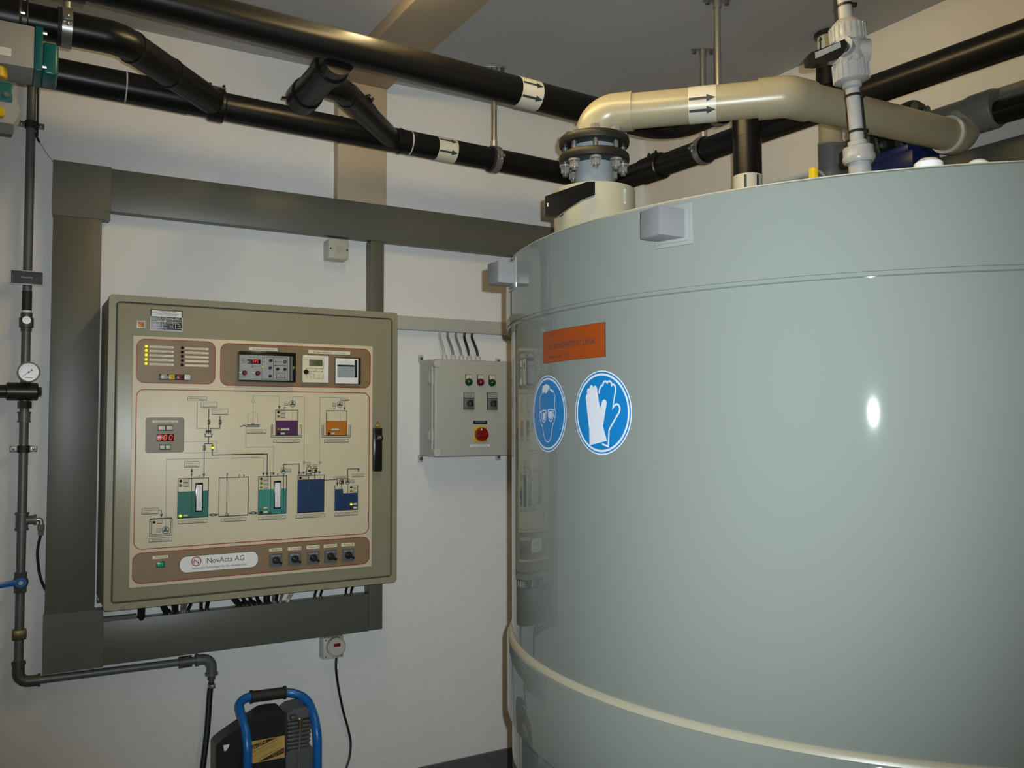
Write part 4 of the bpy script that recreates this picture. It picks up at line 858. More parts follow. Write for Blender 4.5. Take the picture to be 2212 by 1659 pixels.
# ball valve with blue lever
p_ = AX(1258); part('ball_valve', MB().cyl(AX(1280), AX(1236), .0185, 8).sphere(p_, .024, 14), 'galv_dark', airp)
lv = part('valve_lever', MB().obox((p_.x - .095, AY - .032, p_.z - .004), (.10, 0, .012), (0, .0022, 0), (-.0012, 0, .009), .001).cyl((p_.x, AY - .020, p_.z + .004), (p_.x, AY - .036, p_.z + .004), .0165, 14), 'blue', airp, 'flat blue valve lever')
part('lever_nut', MB().lathe((p_.x, AY - .036, p_.z + .004), (0, -1, 0), [(.007, 0), (.007, .005), (0, .005)], 6), 'zinc', lv)
p_ = AX(1370); part('union', MB().obox(p_, (.021, 0, 0), (0, .018, 0), (0, 0, .017), .005), 'brass', airp)
# tied control cable down the pipe
solo('control_cable', MB().tube(smoothpath([Vector((xv + .018, AY - .004, 2.92)), Vector((xv + .019, AY - .004, 2.55)), AX(285) + Vector((.018, -.004, 0)), PY(77, 290, AY), PY(85, 307, -.03)], 6), .0038, 8), 'cable_black', 'short black cable beside the upper air pipe', 'cable')
solo('thin_wire', MB().tube([PY(85, 307, -.03), PY(100, 330, -.015), PY(116, 352, -.01)], .0011, 6), 'cable_grey', 'hair-thin grey wire leading to the trunking corner', 'wire')
# Druckluft sign
sg = [PY(21.5, 581.5, -.075), PY(95, 587, -.075), PY(94.5, 616.5, -.075), PY(22, 614, -.075)]
x0, x1 = (sg[0].x + sg[3].x) / 2, (sg[1].x + sg[2].x) / 2; z1, z0 = (sg[0].z + sg[1].z) / 2, (sg[2].z + sg[3].z) / 2
t = thing('pipe_sign', 'small black sign with white border reading Druckluft on the air pipe', 'sign', ((x0 + x1) / 2, -.07, z0))
part('plate', MB().box((x0, -.076, z0), (x1, -.0715, z1), .0008), 'sign_white', t); part('field', MB().box((x0 + .003, -.0766, z0 + .003), (x1 - .003, -.0755, z1 - .003)), 'black', t)
ib = MB(); text(ib, 'Druckluft', x0 + (x1 - x0) * .34, x0 + (x1 - x0) * .66, (z0 + z1) / 2 - .002, .006, wallmap(-.0769)); part('lettering', ib, 'sign_white', t, smooth=0)
for sx in (0, 1): part('screw', MB().lathe((x0 + .007 + (x1 - x0 - .014) * sx, -.0766, (z0 + z1) / 2), (0, -1, 0), [(.0022, 0), (0, .001)], 10), 'zinc', t)
part('bracket', MB().box(((x0 + x1) / 2 - .012, -.0713, z0 + .004), ((x0 + x1) / 2 + .012, -.0643, z1 - .004)), 'zinc', t)
# thick hose from the air pipe down
hs = [ee - Vector((0, 0, .085)), PY(453, 1500, AY), PY(449, 1560, AY - .01), PY(444, 1610, AY - .02), PY(438, 1660, AY - .03), PY(433, 1720, AY - .04), Vector((.43, -.14, .12)), Vector((.46, -.30, .05))]
t = thing('air_hose', 'dark hose hanging from the end of the air pipe', 'hose', (ee.x, AY, .05))
part('hose', MB().tube(smoothpath([ee - Vector((0, 0, .085))] + hs[1:], 8), .0105, 12), 'hose', t)
q = ee - Vector((0, 0, .098)); part('hose_clamp', MB().ring(q, (0, 0, 1), .0100, .0128, .011, 20).box((q.x - .004, AY - .021, q.z - .006), (q.x + .010, AY - .011, q.z + .006), .001), 'zinc', t)

# ------------------------------------------------------------------ compressor
KY = -.42
cmp_ = thing('air_compressor', 'black air compressor with a bent blue tubular handle', 'compressor', (.62, -.36, 0))
m4 = lambda x, y, yy: PY(440 + x / 7.373, 1460 + y / 7.373, yy)
pL = m4(700, 1200, KY); pR = m4(1815, 1000, KY); hzT = m4(900, 310, KY + .07)
xl, xr_ = pL.x, pR.x; HB = .145
gA = m4(745, 333, KY + HB); gB = m4(1305, 262, KY + HB); sl_ = (gB.z - gA.z) / (gB.x - gA.x)
fz = lambda x: gA.z + sl_ * (x - gA.x)
zt_, zt_r = fz(xl), fz(xr_)
hp = [(xl, KY, .10), (xl, KY, zt_ - .085), (xl - .004, KY + HB, zt_), (xr_ - .002, KY + HB, zt_r), (xr_, KY, zt_r - .085), (xr_, KY, .10)]
path = fillet(hp, [.11, .045, .08, .11], 14)
part('handle', MB().tube(path, .0150, 18), 'blue', cmp_, 'bent blue steel tube handle')
ga, gb = gA.x, gB.x
part('grip', MB().lathe((ga, KY + HB, fz(ga)), (gb - ga, 0, fz(gb) - fz(ga)), [(.0225, 0), (.0225, .006), (.0192, .007), (.0192, gb - ga - .007), (.0225, gb - ga - .006), (.0225, gb - ga)], 20), 'rubber', cmp_)
CY0 = KY + .035; CYD = .075
prof = [m4(*p, CY0) for p in ((195, 1800), (195, 1130), (215, 1085), (300, 1010), (455, 900), (760, 690), (940, 575), (1060, 545), (1235, 530), (1275, 560), (1300, 720), (1325, 1800))]
zfl = .16
prof[0].z = zfl; prof[-1].z = zfl
b_ = MB().prism(prof, (0, CYD, 0)); cv = part('belt_guard', b_, 'comp_black', cmp_, 'black sloping plastic cover')
vb = MB()
for k in range(7):
    a_ = m4(775 + 17 * k, 720 - 13 * k, CY0 + .02); vb.obox((a_.x, CY0 + .045, a_.z + .006), (.0012, 0, .0016), (0, .022, 0), (-.0012, 0, .0012))
part('vent_slats', vb, 'comp_grey', cv)
tb_ = [m4(*p, CY0 - .001) for p in ((310, 1105), (410, 1088), (395, 1140), (350, 1200), (325, 1195))]; part('paint_chip', MB().prism(tb_, (0, -.0006, 0)), 'white_lab', cv)
sc = [m4(748, 1045, CY0), m4(1283, 950, CY0), m4(1297, 1297, CY0), m4(748, 1395, CY0)]
ZX0, ZX1 = sc[0].x, (sc[1].x + sc[2].x) / 2; ZZ1, ZZ0 = (sc[0].z + sc[1].z) / 2, (sc[2].z + sc[3].z) / 2; ZX0 -= .002
stk = part('sticker', MB().box((ZX0, CY0 - .0012, ZZ0), (ZX1, CY0 - .0002, ZZ1)), 'sticker', cmp_, 'yellow maker sticker with slanted lettering')
W_, H_ = ZX1 - ZX0, ZZ1 - ZZ0; mp = wallmap(CY0 - .0015); F = lambda u, v: (ZX0 + W_ * u, ZZ0 + H_ * v)
ib = MB(); ib.flat([F(0, .58), F(0, .80), F(.46, .97), F(.78, .97)], mp); ib.flat([F(.25, .04), F(.46, .04), F(.98, .20), F(.98, .46)], mp)
def slant(b, s, u0, u1, v, h, dy, k=.34, sh=0.):
    xs_ = ZX0 + W_ * u0; text(b, s, xs_, ZX0 + W_ * u1, ZZ0 + H_ * v, H_ * h, lambda p: Vector((p.x, CY0 - dy, p.y + (p.x - xs_) * k)), shear=sh)
for s_, u0, u1, v, h in (('Die führende Werkstatt', .08, .80, .47, .075), ('für Werkzeugmaschinen', .20, .74, .42, .04), ('Motoren Schleifen Reparaturen', .05, .90, .27, .04), ('HARTBEARBEITUNG', .26, .84, .13, .05)): slant(ib, s_, u0, u1, v, h, .0017)
part('dark_print', ib, 'sticker_dark', stk, smooth=0)
ib = MB(); slant(ib, 'BGN', .07, .44, .63, .14, .0021, .36, .1); slant(ib, '8621 Wetzikon', .62, .95, .185, .045, .0021); slant(ib, '055 48 58', .66, .95, .125, .045, .0021)
part('light_print', ib, 'sticker', stk, smooth=0)
# cylinder head, fins, crank case, tank, feet
hx0, hx1 = m4(1290, 600, CY0 + .05).x, m4(1750, 600, CY0 + .05).x; hz1 = m4(1500, 470, CY0 + .05).z; hz0 = m4(1500, 640, CY0 + .05).z
hp_ = [(hx0, hz0), (hx0, hz1 - .012), (hx0 + .02, hz1), (hx0 + (hx1 - hx0) * .62, hz1 + .002), (hx1, hz1 - .030), (hx1, hz0 - .012), (hx1 - .008, hz0 - .012), (hx1 - .016, hz0)]
part('cylinder_head', MB().prism([(x, CY0 + .02, z) for x, z in hp_], (0, .10, 0)), 'comp_grey', cmp_)
part('intake_filter', MB().box((hx0 + .008, CY0 - .004, hz0 + .004), (hx0 + .030, CY0 + .02, hz0 + .02), .003), 'galv_dark', cmp_)
for k in range(7):
    z = hz0 - .012 - k * .0135; part('cooling_fin', MB().box((hx0 + .002, CY0 + .018, z - .004), (hx0 + (hx1 - hx0) * (.86 - .012 * k), CY0 + .118, z + .004), .002), 'comp_grey', cmp_)
part('cylinder', MB().cyl((hx0 + .03, CY0 + .068, hz0 - .12), (hx0 + .03, CY0 + .068, hz0), .036, 20), 'comp_grey', cmp_)
cz1 = m4(1500, 1130, CY0 + .03).z
part('crank_case', MB().prism([(x, CY0 + .01, z) for x, z in rrect(hx0 - .01, zfl, hx1 - .002, cz1, .03, 5)], (0, .12, 0)), 'comp_grey', cmp_)
dp = [m4(1500, 690, CY0 - .0), m4(1540, 705, CY0 - .006), m4(1530, 1000, CY0 - .006), m4(1515, 1300, CY0 - .006), m4(1520, 1480, CY0 - .006)]
part('delivery_pipe', MB().tube(smoothpath([dp[0] + Vector((0, .02, 0))] + dp + [Vector((dp[-1].x, CY0, zfl + .02))], 6), .0042, 10), 'zinc', cmp_)
part('brass_union', MB().cyl(dp[1] + Vector((0, 0, -.026)), dp[1] + Vector((0, 0, .004)), .0085, 8), 'brass', cmp_)
part('air_receiver', MB().cyl((xl - .10, CY0 + .06, .17), (xr_ + .02, CY0 + .06, .17), .075, 28, .02), 'blue', cmp_)
for x in (xl - .05, xr_ - .02): part('foot', MB().box((x - .015, CY0, 0), (x + .015, CY0 + .12, .11), .004), 'rubber', cmp_)
for x in (xl, xr_): part('handle_bracket', MB().box((x - .014, KY - .012, .09), (x + .014, CY0 + .02, .16), .003), 'blue', cmp_)

# ------------------------------------------------------------------ concentrate tank
TX, TY, R1_, R2_, R3_ = 1.4771, -2.0121, .8439, .8560, .8550
ZTOP, ZS, ZR, ZG, ZK = 1.909, 1.757, 1.0556, .893, .757
tank = thing('storage_tank', 'huge round pale grey plastic concentrate tank filling the right side', 'tank', (TX, TY, 0))
part('shell', MB().lathe((TX, TY, 0), (0, 0, 1), [(R1_, ZK), (R1_, ZS + .01)], 192), 'tank', tank, smooth=30)
part('upper_collar', MB().lathe((TX, TY, 0), (0, 0, 1), [(R1_ - .01, ZS - .001), (R2_ - .003, ZS - .001), (R2_ - .0015, ZS), (R2_ - .0015, ZS + .0042), (R2_ - .003, ZS + .0046), (R2_ - .003, ZS + .0058), (R2_, ZS + .0062), (R2_, ZTOP - .003), (R2_ - .003, ZTOP), (R2_ - .014, ZTOP), (R2_ - .016, ZTOP - .004)], 192), 'tank', tank, smooth=30)
part('lower_collar', MB().lathe((TX, TY, 0), (0, 0, 1), [(R1_ - .004, ZG), (R3_ - .001, ZG), (R3_, ZG + .001), (R3_, ZR - .004), (R3_ - .002, ZR), (R1_ + .001, ZR + .007), (R1_ - .004, ZR + .008)], 192), 'tank', tank, smooth=30)
part('weld_bead', MB().lathe((TX, TY, 0), (0, 0, 1), [(R1_ - .002, ZR + .002), (R3_ - .002, ZR + .0008), (R3_ - .0035, ZR + .005), (R1_ + .004, ZR + .011), (R1_ - .002, ZR + .012)], 192), 'tank_edge_lit', tank, 'weld seam on the lower collar, lamplight painted in cream', smooth=60)  # real weld, its cream tone imitates lamplight on the ledge
part('base', MB().lathe((TX, TY, 0), (0, 0, 1), [(R1_ - .014, 0), (R1_ - .014, ZK + .002)], 128), 'tank', tank, smooth=30)
part('lid', MB().cyl((TX, TY, ZTOP - .03), (TX, TY, ZTOP - .006), R2_ - .012, 96), 'tank', tank)
part('rim_lit_edge', MB().ring((TX, TY, ZTOP + .0008), (0, 0, 1), R2_ - .012, R2_ - .003, .0016, 192), 'tank_edge_lit', tank)  # thin cream ring, paints the lit top edge of the rim
for yy, x_e in ((-2.267, .610), (-1.728, .620)):
    h = .0235
    bm_ = part('lifting_beam', MB().box((x_e, yy - .024, 1.8665 - h), (TX + R2_ * .8, yy + .024, 1.8665 + h), .0015), 'lug', tank, 'square pale grey lifting beam end')
    xa = TX - math.sqrt(R2_ ** 2 - (yy - TY) ** 2); nrm = Vector((xa - TX, yy - TY, 0)).normalized(); tn = Vector((-nrm.y, nrm.x, 0))
    for e_, g in ((.0365, .0025), (.031, .005)):
        part('weld_plate', MB().obox((xa, yy, 1.8665), nrm * g, tn * e_, (0, 0, e_ - .002), .004, 2), 'weld', bm_)
    part('end_cap', MB().box((x_e - .0012, yy - .0225, 1.8665 - h + .001), (x_e - .0001, yy + .0225, 1.8665 + h - .001), .0005), 'lug', bm_)

def tmap(ph0, off=.002):
    """(arc length, height) -> point on the tank shell"""
    return lambda p: Vector((TX + (R1_ + off) * math.cos(ph0 + p.x / R1_), TY + (R1_ + off) * math.sin(ph0 + p.x / R1_), p.y))
def tpix(x, y, ph0):
    d = ray(x, y); o = CAM - Vector((TX, TY, 0)); R = R1_ + .002
    A = d.x ** 2 + d.y ** 2; B = 2 * (o.x * d.x + o.y * d.y); Cc = o.x ** 2 + o.y ** 2 - R * R
    t_ = (-B - math.sqrt(B * B - 4 * A * Cc)) / (2 * A); P = CAM + d * t_; a = math.atan2(P.y - TY, P.x - TX) - ph0
    while a < -math.pi: a += 2 * math.pi
    while a > math.pi: a -= 2 * math.pi
    return (a * R1_, P.z)
def bent(b, mp, step=.012):
    """b: flat shapes in (arc length, height); cut into narrow strips, then wrap round the tank"""
    bm = bmesh.new(); vv = [bm.verts.new(v) for v in b.v]
    for f in b.f:
        try: bm.faces.new([vv[i] for i in f])
        except ValueError: pass
    xs = [v.x for v in b.v]; x = math.floor(min(xs) / step) * step + step
    while x < max(xs):
        bmesh.ops.bisect_plane(bm, geom=bm.verts[:] + bm.edges[:] + bm.faces[:], plane_co=(x, 0, 0), plane_no=(1, 0, 0)); x += step
    for v in bm.verts: v.co = mp(v.co)
    return MB().bmadd(bm)
idm = lambda p: Vector((p.x, p.y, 0))
def disc(r, c=(0, 0)): return MB().flat(circ(c[0], c[1], r, 56), idm)
# orange name plate
ph = math.radians(179.33); q0 = tpix(1173, 718, ph); q1 = tpix(1306, 697, ph); z1, z0 = 1.7225, 1.6613
so = thing('tank_sign', 'orange sign reading B1 Konzentrattank on the tank', 'sign', (TX + R1_ * math.cos(ph), TY + R1_ * math.sin(ph), z0))
part('plate_back', bent(MB().flat([(q0[0] - .0006, z0 - .0006), (q1[0] + .0012, z0 - .0006), (q1[0] + .0012, z1 + .0006), (q0[0] - .0006, z1 + .0006)], idm), tmap(ph, .0008)), 'ink', so, smooth=0)
part('plate', bent(MB().flat([(q0[0], z0), (q1[0], z0), (q1[0], z1), (q0[0], z1)], idm), tmap(ph, .0016)), 'sign_orange', so, smooth=30)
s1 = lambda x, y: tpix(1160 + x / 13.825, 690 + y / 13.825, ph)
ib = MB(); a_, e_ = s1(355, 900), s1(1740, 735); text(ib, 'B1 KONZENTRATTANK', a_[0], e_[0], (a_[1] + e_[1]) / 2, .0110, idm)
a_, e_ = s1(365, 525), s1(525, 505); text(ib, 'Trw 302', a_[0], e_[0], a_[1], .0045, idm); a_, e_ = s1(365, 1165), s1(740, 1125); text(ib, 'Nutzvolumen', a_[0], e_[0], (a_[1] + e_[1]) / 2, .0056, idm); a_, e_ = s1(805, 1110), s1(895, 1095); text(ib, '4m', a_[0], e_[0], a_[1], .0056, idm); a_, e_ = s1(905, 1035), s1(932, 1030); text(ib, '3', a_[0], e_[0], a_[1], .0044, idm)
part('lettering', bent(ib, tmap(ph, .0019)), 'ink', so, smooth=0)
# two blue mandatory signs
def mandatory(name, label, phd, zc, white):
    ph = math.radians(phd); t = thing(name, label, 'sign', (TX + R1_ * math.cos(ph), TY + R1_ * math.sin(ph), zc - .0755), 'blue safety signs on the tank')
    sh = lambda b: MB().add([v + Vector((0, zc, 0)) for v in b.v], b.f)
    part('sticker', bent(sh(disc(.0755)), tmap(ph, .0008)), 'sign_white', t, smooth=30)
    part('outer_ring', bent(sh(MB().add(*ringflat(.0705, .0732))), tmap(ph, .0011)), 'sign_blue', t, smooth=30)
    part('blue_field', bent(sh(disc(.0665)), tmap(ph, .0011)), 'sign_blue', t, smooth=30)
    part('symbol', bent(white(ph), tmap(ph, .0015)), 'sign_white', t, smooth=30)
def ringflat(ri, ro, n=64):
    vs = []; fs = []
    for k in range(n):
        a = 2 * math.pi * k / n; vs += [Vector((ri * math.cos(a), ri * math.sin(a), 0)), Vector((ro * math.cos(a), ro * math.sin(a), 0))]
    for k in range(n): j = (k + 1) % n; fs.append([2 * k, 2 * k + 1, 2 * j + 1, 2 * j])
    return vs, fs
def sy(ph): return lambda x, y: tpix(1140 + x / 8.733, 800 + y / 8.733, ph)
def gloves(ph):
    f = sy(ph); b = MB()
    b.flat([f(*p) for p in ((1160, 1415), (1155, 1110), (1100, 620), (1090, 520), (1095, 480), (1105, 455), (1118, 445), (1113, 400), (1117, 365), (1130, 345), (1150, 335), (1166, 345), (1170, 305), (1180, 285), (1197, 276), (1215, 285), (1228, 305), (1232, 325), (1242, 300), (1255, 291), (1275, 292), (1292, 308), (1302, 330), (1306, 360), (1356, 720), (1395, 600), (1403, 575), (1420, 555), (1442, 548), (1465, 558), (1480, 580), (1486, 615), (1480, 660), (1415, 1050), (1490, 1330))], idm)
    stroke(b, [f(*p) for p in ((1343, 440), (1345, 390), (1358, 335), (1372, 305), (1390, 285), (1412, 278), (1418, 245), (1432, 218), (1455, 205), (1478, 212), (1495, 235), (1508, 214), (1530, 203), (1555, 212), (1574, 237), (1582, 280), (1602, 264), (1625, 270), (1645, 295), (1655, 340), (1650, 400), (1597, 720), (1620, 680), (1650, 645), (1682, 637), (1712, 655), (1732, 700), (1733, 745), (1722, 785), (1530, 1125), (1516, 1435), (1400, 1390))], .0034, idm)
    return b
def goggles(ph):
    f = sy(ph); b = MB(); wd = .0019
    b.flat([f(*p) for p in ((265, 430), (268, 340), (285, 300), (343, 255), (398, 288), (408, 325), (430, 355), (480, 375), (478, 405), (445, 408), (415, 372), (400, 325), (370, 400), (345, 428), (312, 437), (325, 385), (288, 440), (275, 410))], idm)
    for pts in (((270, 400), (218, 545), (232, 750)), ((475, 390), (512, 490), (500, 695)), ((240, 790), (222, 800), (220, 850), (250, 1025), (268, 1035), (290, 1160), (312, 1270), (335, 1330), (370, 1350), (405, 1332), (430, 1275), (472, 1005), (490, 990), (530, 785), (512, 755), (500, 740))): stroke(b, [f(*p) for p in pts], wd, idm)
    for pts in (((252, 775), (285, 757), (335, 757), (338, 850), (332, 930), (312, 970), (292, 982), (270, 955), (256, 880)), ((383, 742), (430, 735), (472, 742), (470, 860), (455, 940), (430, 965), (402, 940), (385, 860))): stroke(b, [f(*p) for p in pts], wd * 1.2, idm, True)
    for pts in (((272, 805), (325, 797), (325, 870), (315, 925), (298, 945), (280, 920)), ((395, 780), (453, 772), (453, 850), (443, 900), (428, 922), (405, 890))): b.flat([f(*p) for p in pts], idm)
    for p in ((355, 765), (355, 800)): b.flat(circ(*f(*p), .0013, 10), idm)
    for pts in (((222, 770), (248, 785)), ((485, 745), (515, 715)), ((490, 770), (482, 880))): stroke(b, [f(*p) for p in pts], wd, idm)
    return b
mandatory('safety_sign', 'round blue sign showing a face with goggles on the tank', 173.37, 1.5613, goggles)
mandatory('safety_sign', 'round blue sign showing protective gloves on the tank', -174.42, 1.5613, gloves)

# ------------------------------------------------------------------ pipe helpers
def axisframe(P, d):
    d = Vector(d).normalized(); u = (CAM - Vector(P)); u = (u - d * u.dot(d)).normalized(); return d, u, d.cross(u)
def tubemap(P, d, r):
    """(distance along the pipe, arc length round it) -> point on the pipe; arc 0 faces the room"""
    P = Vector(P); d, u, w_ = axisframe(P, d)
    return lambda p: P + d * p.x + (u * math.cos(p.y / r) + w_ * math.sin(p.y / r)) * r
def flowband(par, P, d, r, length, angs, mband='beige_lab', hw=.0085, rev=False):
    P = Vector(P); d = Vector(d).normalized()
    bd = part('flow_label', MB().ring(P + d * length / 2, d, r - .002, r + .0008, length, 40), mband, par, 'white band with black flow arrows')
    mp = tubemap(P, d, r + .0014); ib = MB()
    for a in angs:
        c = a * r; s0, s1, s2 = length * .03, length * .66, length * .98; h = hw * .36
        for sgn in (1, -1):
            for k in range(4): ib.flat([(s0 + (s1 - s0) * k / 4, c), (s0 + (s1 - s0) * (k + 1) / 4, c), (s0 + (s1 - s0) * (k + 1) / 4, c + sgn * h), (s0 + (s1 - s0) * k / 4, c + sgn * h)], mp)
            ib.flat([(s1, c), (s2, c), (s1, c + sgn * hw)], mp)
    part('flow_arrows', ib, 'ink', bd, smooth=0)
def hanger(P, d, r, label, rr=.0105, pad=.004, ztop=Z1):
    """pipe clip on a threaded tube from the ceiling"""
    P = Vector(P); t = thing('pipe_hanger', label, 'pipe clamp', (P.x, P.y, P.z - r))
    d = Vector(d).normalized(); sd = d.cross(Vector((0, 0, 1))).normalized()
    part('rubber_liner', MB().ring(P - d * .006, d, r + .0005, r + .0055, .034, 36), 'rubber', t)
    part('clamp_band', MB().ring(P, d, r + .0055, r + .0085, .026, 36), 'zinc', t)
    for s in (1, -1):
        c = P + sd * s * (r + .016); e_ = part('clamp_ear', MB().obox(c, sd * .011, d * .011, (0, 0, .005), .001), 'zinc', t)
        part('clamp_screw', MB().cyl(c - Vector((0, 0, .016)), c + Vector((0, 0, .012)), .0042, 8), 'chrome', e_)
    part('boss', MB().cyl(P + Vector((0, 0, r + .008)), P + Vector((0, 0, r + .032)), rr * 1.25, 14), 'chrome', t)
    part('rod', MB().cyl(P + Vector((0, 0, r + .030)), (P.x, P.y, ztop - .004), rr, 14), 'zinc', t)
    pl = part('ceiling_plate', MB().obox((P.x, P.y, ztop - .0025), (.042, -.02, 0), (.007, .0147, 0), (0, 0, .0022), .001).cyl((P.x, P.y, ztop - .03), (P.x, P.y, ztop - .004), rr * 1.35, 14), 'zinc', t)
    for s in (1, -1): part('anchor_bolt', MB().cyl((P.x + s * .030, P.y - s * .0143, ztop - .017), (P.x + s * .030, P.y - s * .0143, ztop - .0045), .0085, 6), 'galv_dark', pl)
def terminals(b, P, d, up, r, gap=.016):
    """two small fusion terminals on an electrofusion coupling"""
    P = Vector(P); d = Vector(d).normalized(); up = Vector(up).normalized()
    for s in (1, -1): b.cyl(P + d * gap * s + up * (r - .004), P + d * gap * s + up * (r + .014), .0045, 8)
    b.obox(P + up * (r + .002), d * (gap + .006), up * .004, d.cross(up) * .006, .001)

# ------------------------------------------------------------------ upper drain pipe (left wall, round the corner, down into the tank)
UY = -.98
UZ = lambda x: 2.638 - .029 * (x - .3)
upp = thing('drain_pipe', 'thick black pipe high along the left wall, nearest the ceiling', 'pipe', (.5, UY, 1.92))
ur = .0465
part('long_run', MB().tube([(-1.6, UY, UZ(-1.6)), (1.60, UY, UZ(1.60))], ur, 40), 'pe_black', upp)
cpath = fillet([(1.58, UY, UZ(1.58)), (1.769, UY, 2.597), (1.769, -1.352, 2.592), (1.769, -1.352, 2.46)], [.12, .065], 12)
part('corner_bend', MB().tube(cpath, .0465, 32), 'pe_black', upp)
part('drop', MB().cyl((1.769, -1.352, 1.91), (1.769, -1.352, 2.53), .0452, 32), 'pe_black', upp)
x_ = PY(1352, 262, UY - .03).x; part('joint_ring', MB().ring((x_, UY, UZ(x_)), (1, 0, -.029), .0455, .0485, .004, 32), 'beige_lab', upp)
xa, xb = PY(140, 0, UY - .03).x, PY(187, 0, UY - .03).x
part('coupling', MB().tube([(xa - .06, UY, UZ(xa)), (xb, UY, UZ(xb))], ur + .009, 32), 'black', upp)
bx = .535; bz = 2.602; ye = -.585
part('branch', MB().cyl((bx, UY + .02, bz), (bx, ye - .02, bz), .0465, 32), 'pe_black', upp)
part('branch_socket', MB().cyl((bx, -.905, bz), (bx, -.855, bz), .0525, 32, .004), 'pe_black', upp)
cp = MB().cyl((bx, ye - .085, bz), (bx, ye, bz), .0520, 32, .010); cp.cyl((bx - .048, ye - .03, bz - .012), (bx - .070, ye - .03, bz - .014), .0042, 8); part('end_cap', cp, 'pe_black', upp)
s1_, s2_, s3_ = Vector((bx, -.76, bz)), Vector((.625, -.735, bz)), Vector((.94, -.372, 2.602))
part('branch_elbow', MB().tube(fillet([s1_, s2_, s3_], .06, 10), .0385, 28), 'pe_black', upp)
cb = MB(); m_ = s2_.lerp(s3_, .30); cb.cyl(s2_.lerp(s3_, .08), s2_.lerp(s3_, .46), .0415, 28, .003); terminals(cb, m_, s3_ - s2_, Vector((.62, -.55, .55)), .042); part('fusion_coupling', cb, 'pe_black', upp)
xa, xb = PY(1131, 200, UY - .04).x, PY(1176, 205, UY - .04).x
P0 = Vector((xa - .004, UY, UZ(xa - .004))); flowband(upp, P0, (1, 0, -.029), ur, xb - xa, (.16, -.80), hw=.0105)
flowband(upp, (1.769, -1.352, 2.335), (0, 0, -1), .0452, .17, (.16, -.75), hw=.012)
hanger((1.769, -1.225, 2.594), (0, -1, -.02), .0465, 'ceiling hanger holding the upper black pipe behind the beige pipe')

# ------------------------------------------------------------------ lower drain pipe
LZ = lambda x: 2.6235 - .0197 * (x + .065)
low = thing('drain_pipe', 'black pipe with a slanting inlet, lower of the two along the left wall', 'pipe', (.6, -.36, 2.55))
part('left_run', MB().tube([(-1.6, -.36, LZ(-1.6)), (.22, -.36, LZ(.22))], .0495, 36), 'pe_black', low)
part('long_run', MB().tube([(.2, -.36, LZ(.2)), (.60, -.36, LZ(.6)), (1.05, -.36, LZ(1.05)), (1.90, -.36, LZ(1.9))], [.0475, .0465, .0452, .0445], 36), 'pe_black', low)
zc_ = 2.592; ez = lambda y: zc_ + .0235 * (y + .36)
part('corner_elbow', MB().tube(fillet([(1.86, -.36, LZ(1.86)), (2.0, -.36, zc_), (2.0, -.55, ez(-.55))], .08, 10), .0475, 32), 'pe_black', low)
part('right_run', MB().tube([(2.0, -.50, ez(-.50)), (2.0, -3.6, ez(-3.6))], .0445, 36), 'pe_black', low)
cb = MB().cyl((2.0, -.545, ez(-.545)), (2.0, -.665, ez(-.665)), .0535, 32, .004); terminals(cb, (2.0, -.605, ez(-.6)), (0, 1, 0), (-.15, -.1, 1), .054, .022); part('fusion_coupling', cb, 'pe_black', low)
lz = 2.628; q = PZ(195, 71, lz); IY = q.y; k1 = PZ(250, 84, lz); k2 = Vector((.315, -.36, LZ(.315) + .002))
part('inlet_bend', MB().tube(fillet([(-.95, IY, lz), (k1.x + .01, IY, lz), k2], .09, 12), .0455, 36), 'pe_black', low)
pj = Vector((k1.x + .01, IY, lz)); dd = (k2 - pj).normalized()
for k in (.055, .235): part('bend_joint', MB().ring(pj + dd * k, dd, .043, .0482, .006, 36), 'black', low)
part('joint_ring', MB().ring((PY(285, 190, -.41).x - .014, -.36, LZ(.05)), (1, 0, -.02), .049, .0510, .004, 36), 'beige_lab', low)
x_ = PY(471, 225, -.41).x; cb = MB().cyl((x_ - .022, -.36, LZ(x_ - .022)), (x_ + .03, -.36, LZ(x_ + .03)), .0555, 36, .004); terminals(cb, (x_ + .004, -.36, LZ(x_)), (1, 0, 0), (0, -.2, 1), .056, .022); part('fusion_coupling', cb, 'pe_black', low)
for px_ in (742, 872): x_ = PY(px_, 270, -.4).x; part('joint_bead', MB().ring((x_, -.36, LZ(x_)), (1, 0, -.02), .044, .0482, .007, 36), 'pe_black', low)
x_ = PY(893, 300, -.4).x; part('joint_ring', MB().ring((x_, -.36, LZ(x_)), (1, 0, -.02), .044, .0474, .004, 36), 'beige_lab', low)
xa, xb = PY(949, 312, -.4).x, PY(990, 320, -.4).x; flowband(low, (xa, -.36, LZ(xa)), (1, 0, -.0197), .0453, xb - xa, (.10, -.95), hw=.0105)
hanger((1.388, -.36, LZ(1.388)), (1, 0, -.0197), .0448, 'ceiling hanger holding the lower black pipe on the left wall')
hanger((2.0, -.905, ez(-.905)), (0, -1, -.02), .0445, 'ceiling hanger holding the black pipe on the right wall')
xh = PZ(144, 60, lz).x; hanger((xh, IY, lz), (1, 0, 0), .0455, 'shiny steel clamp holding the black pipe in the upper left corner', .008)

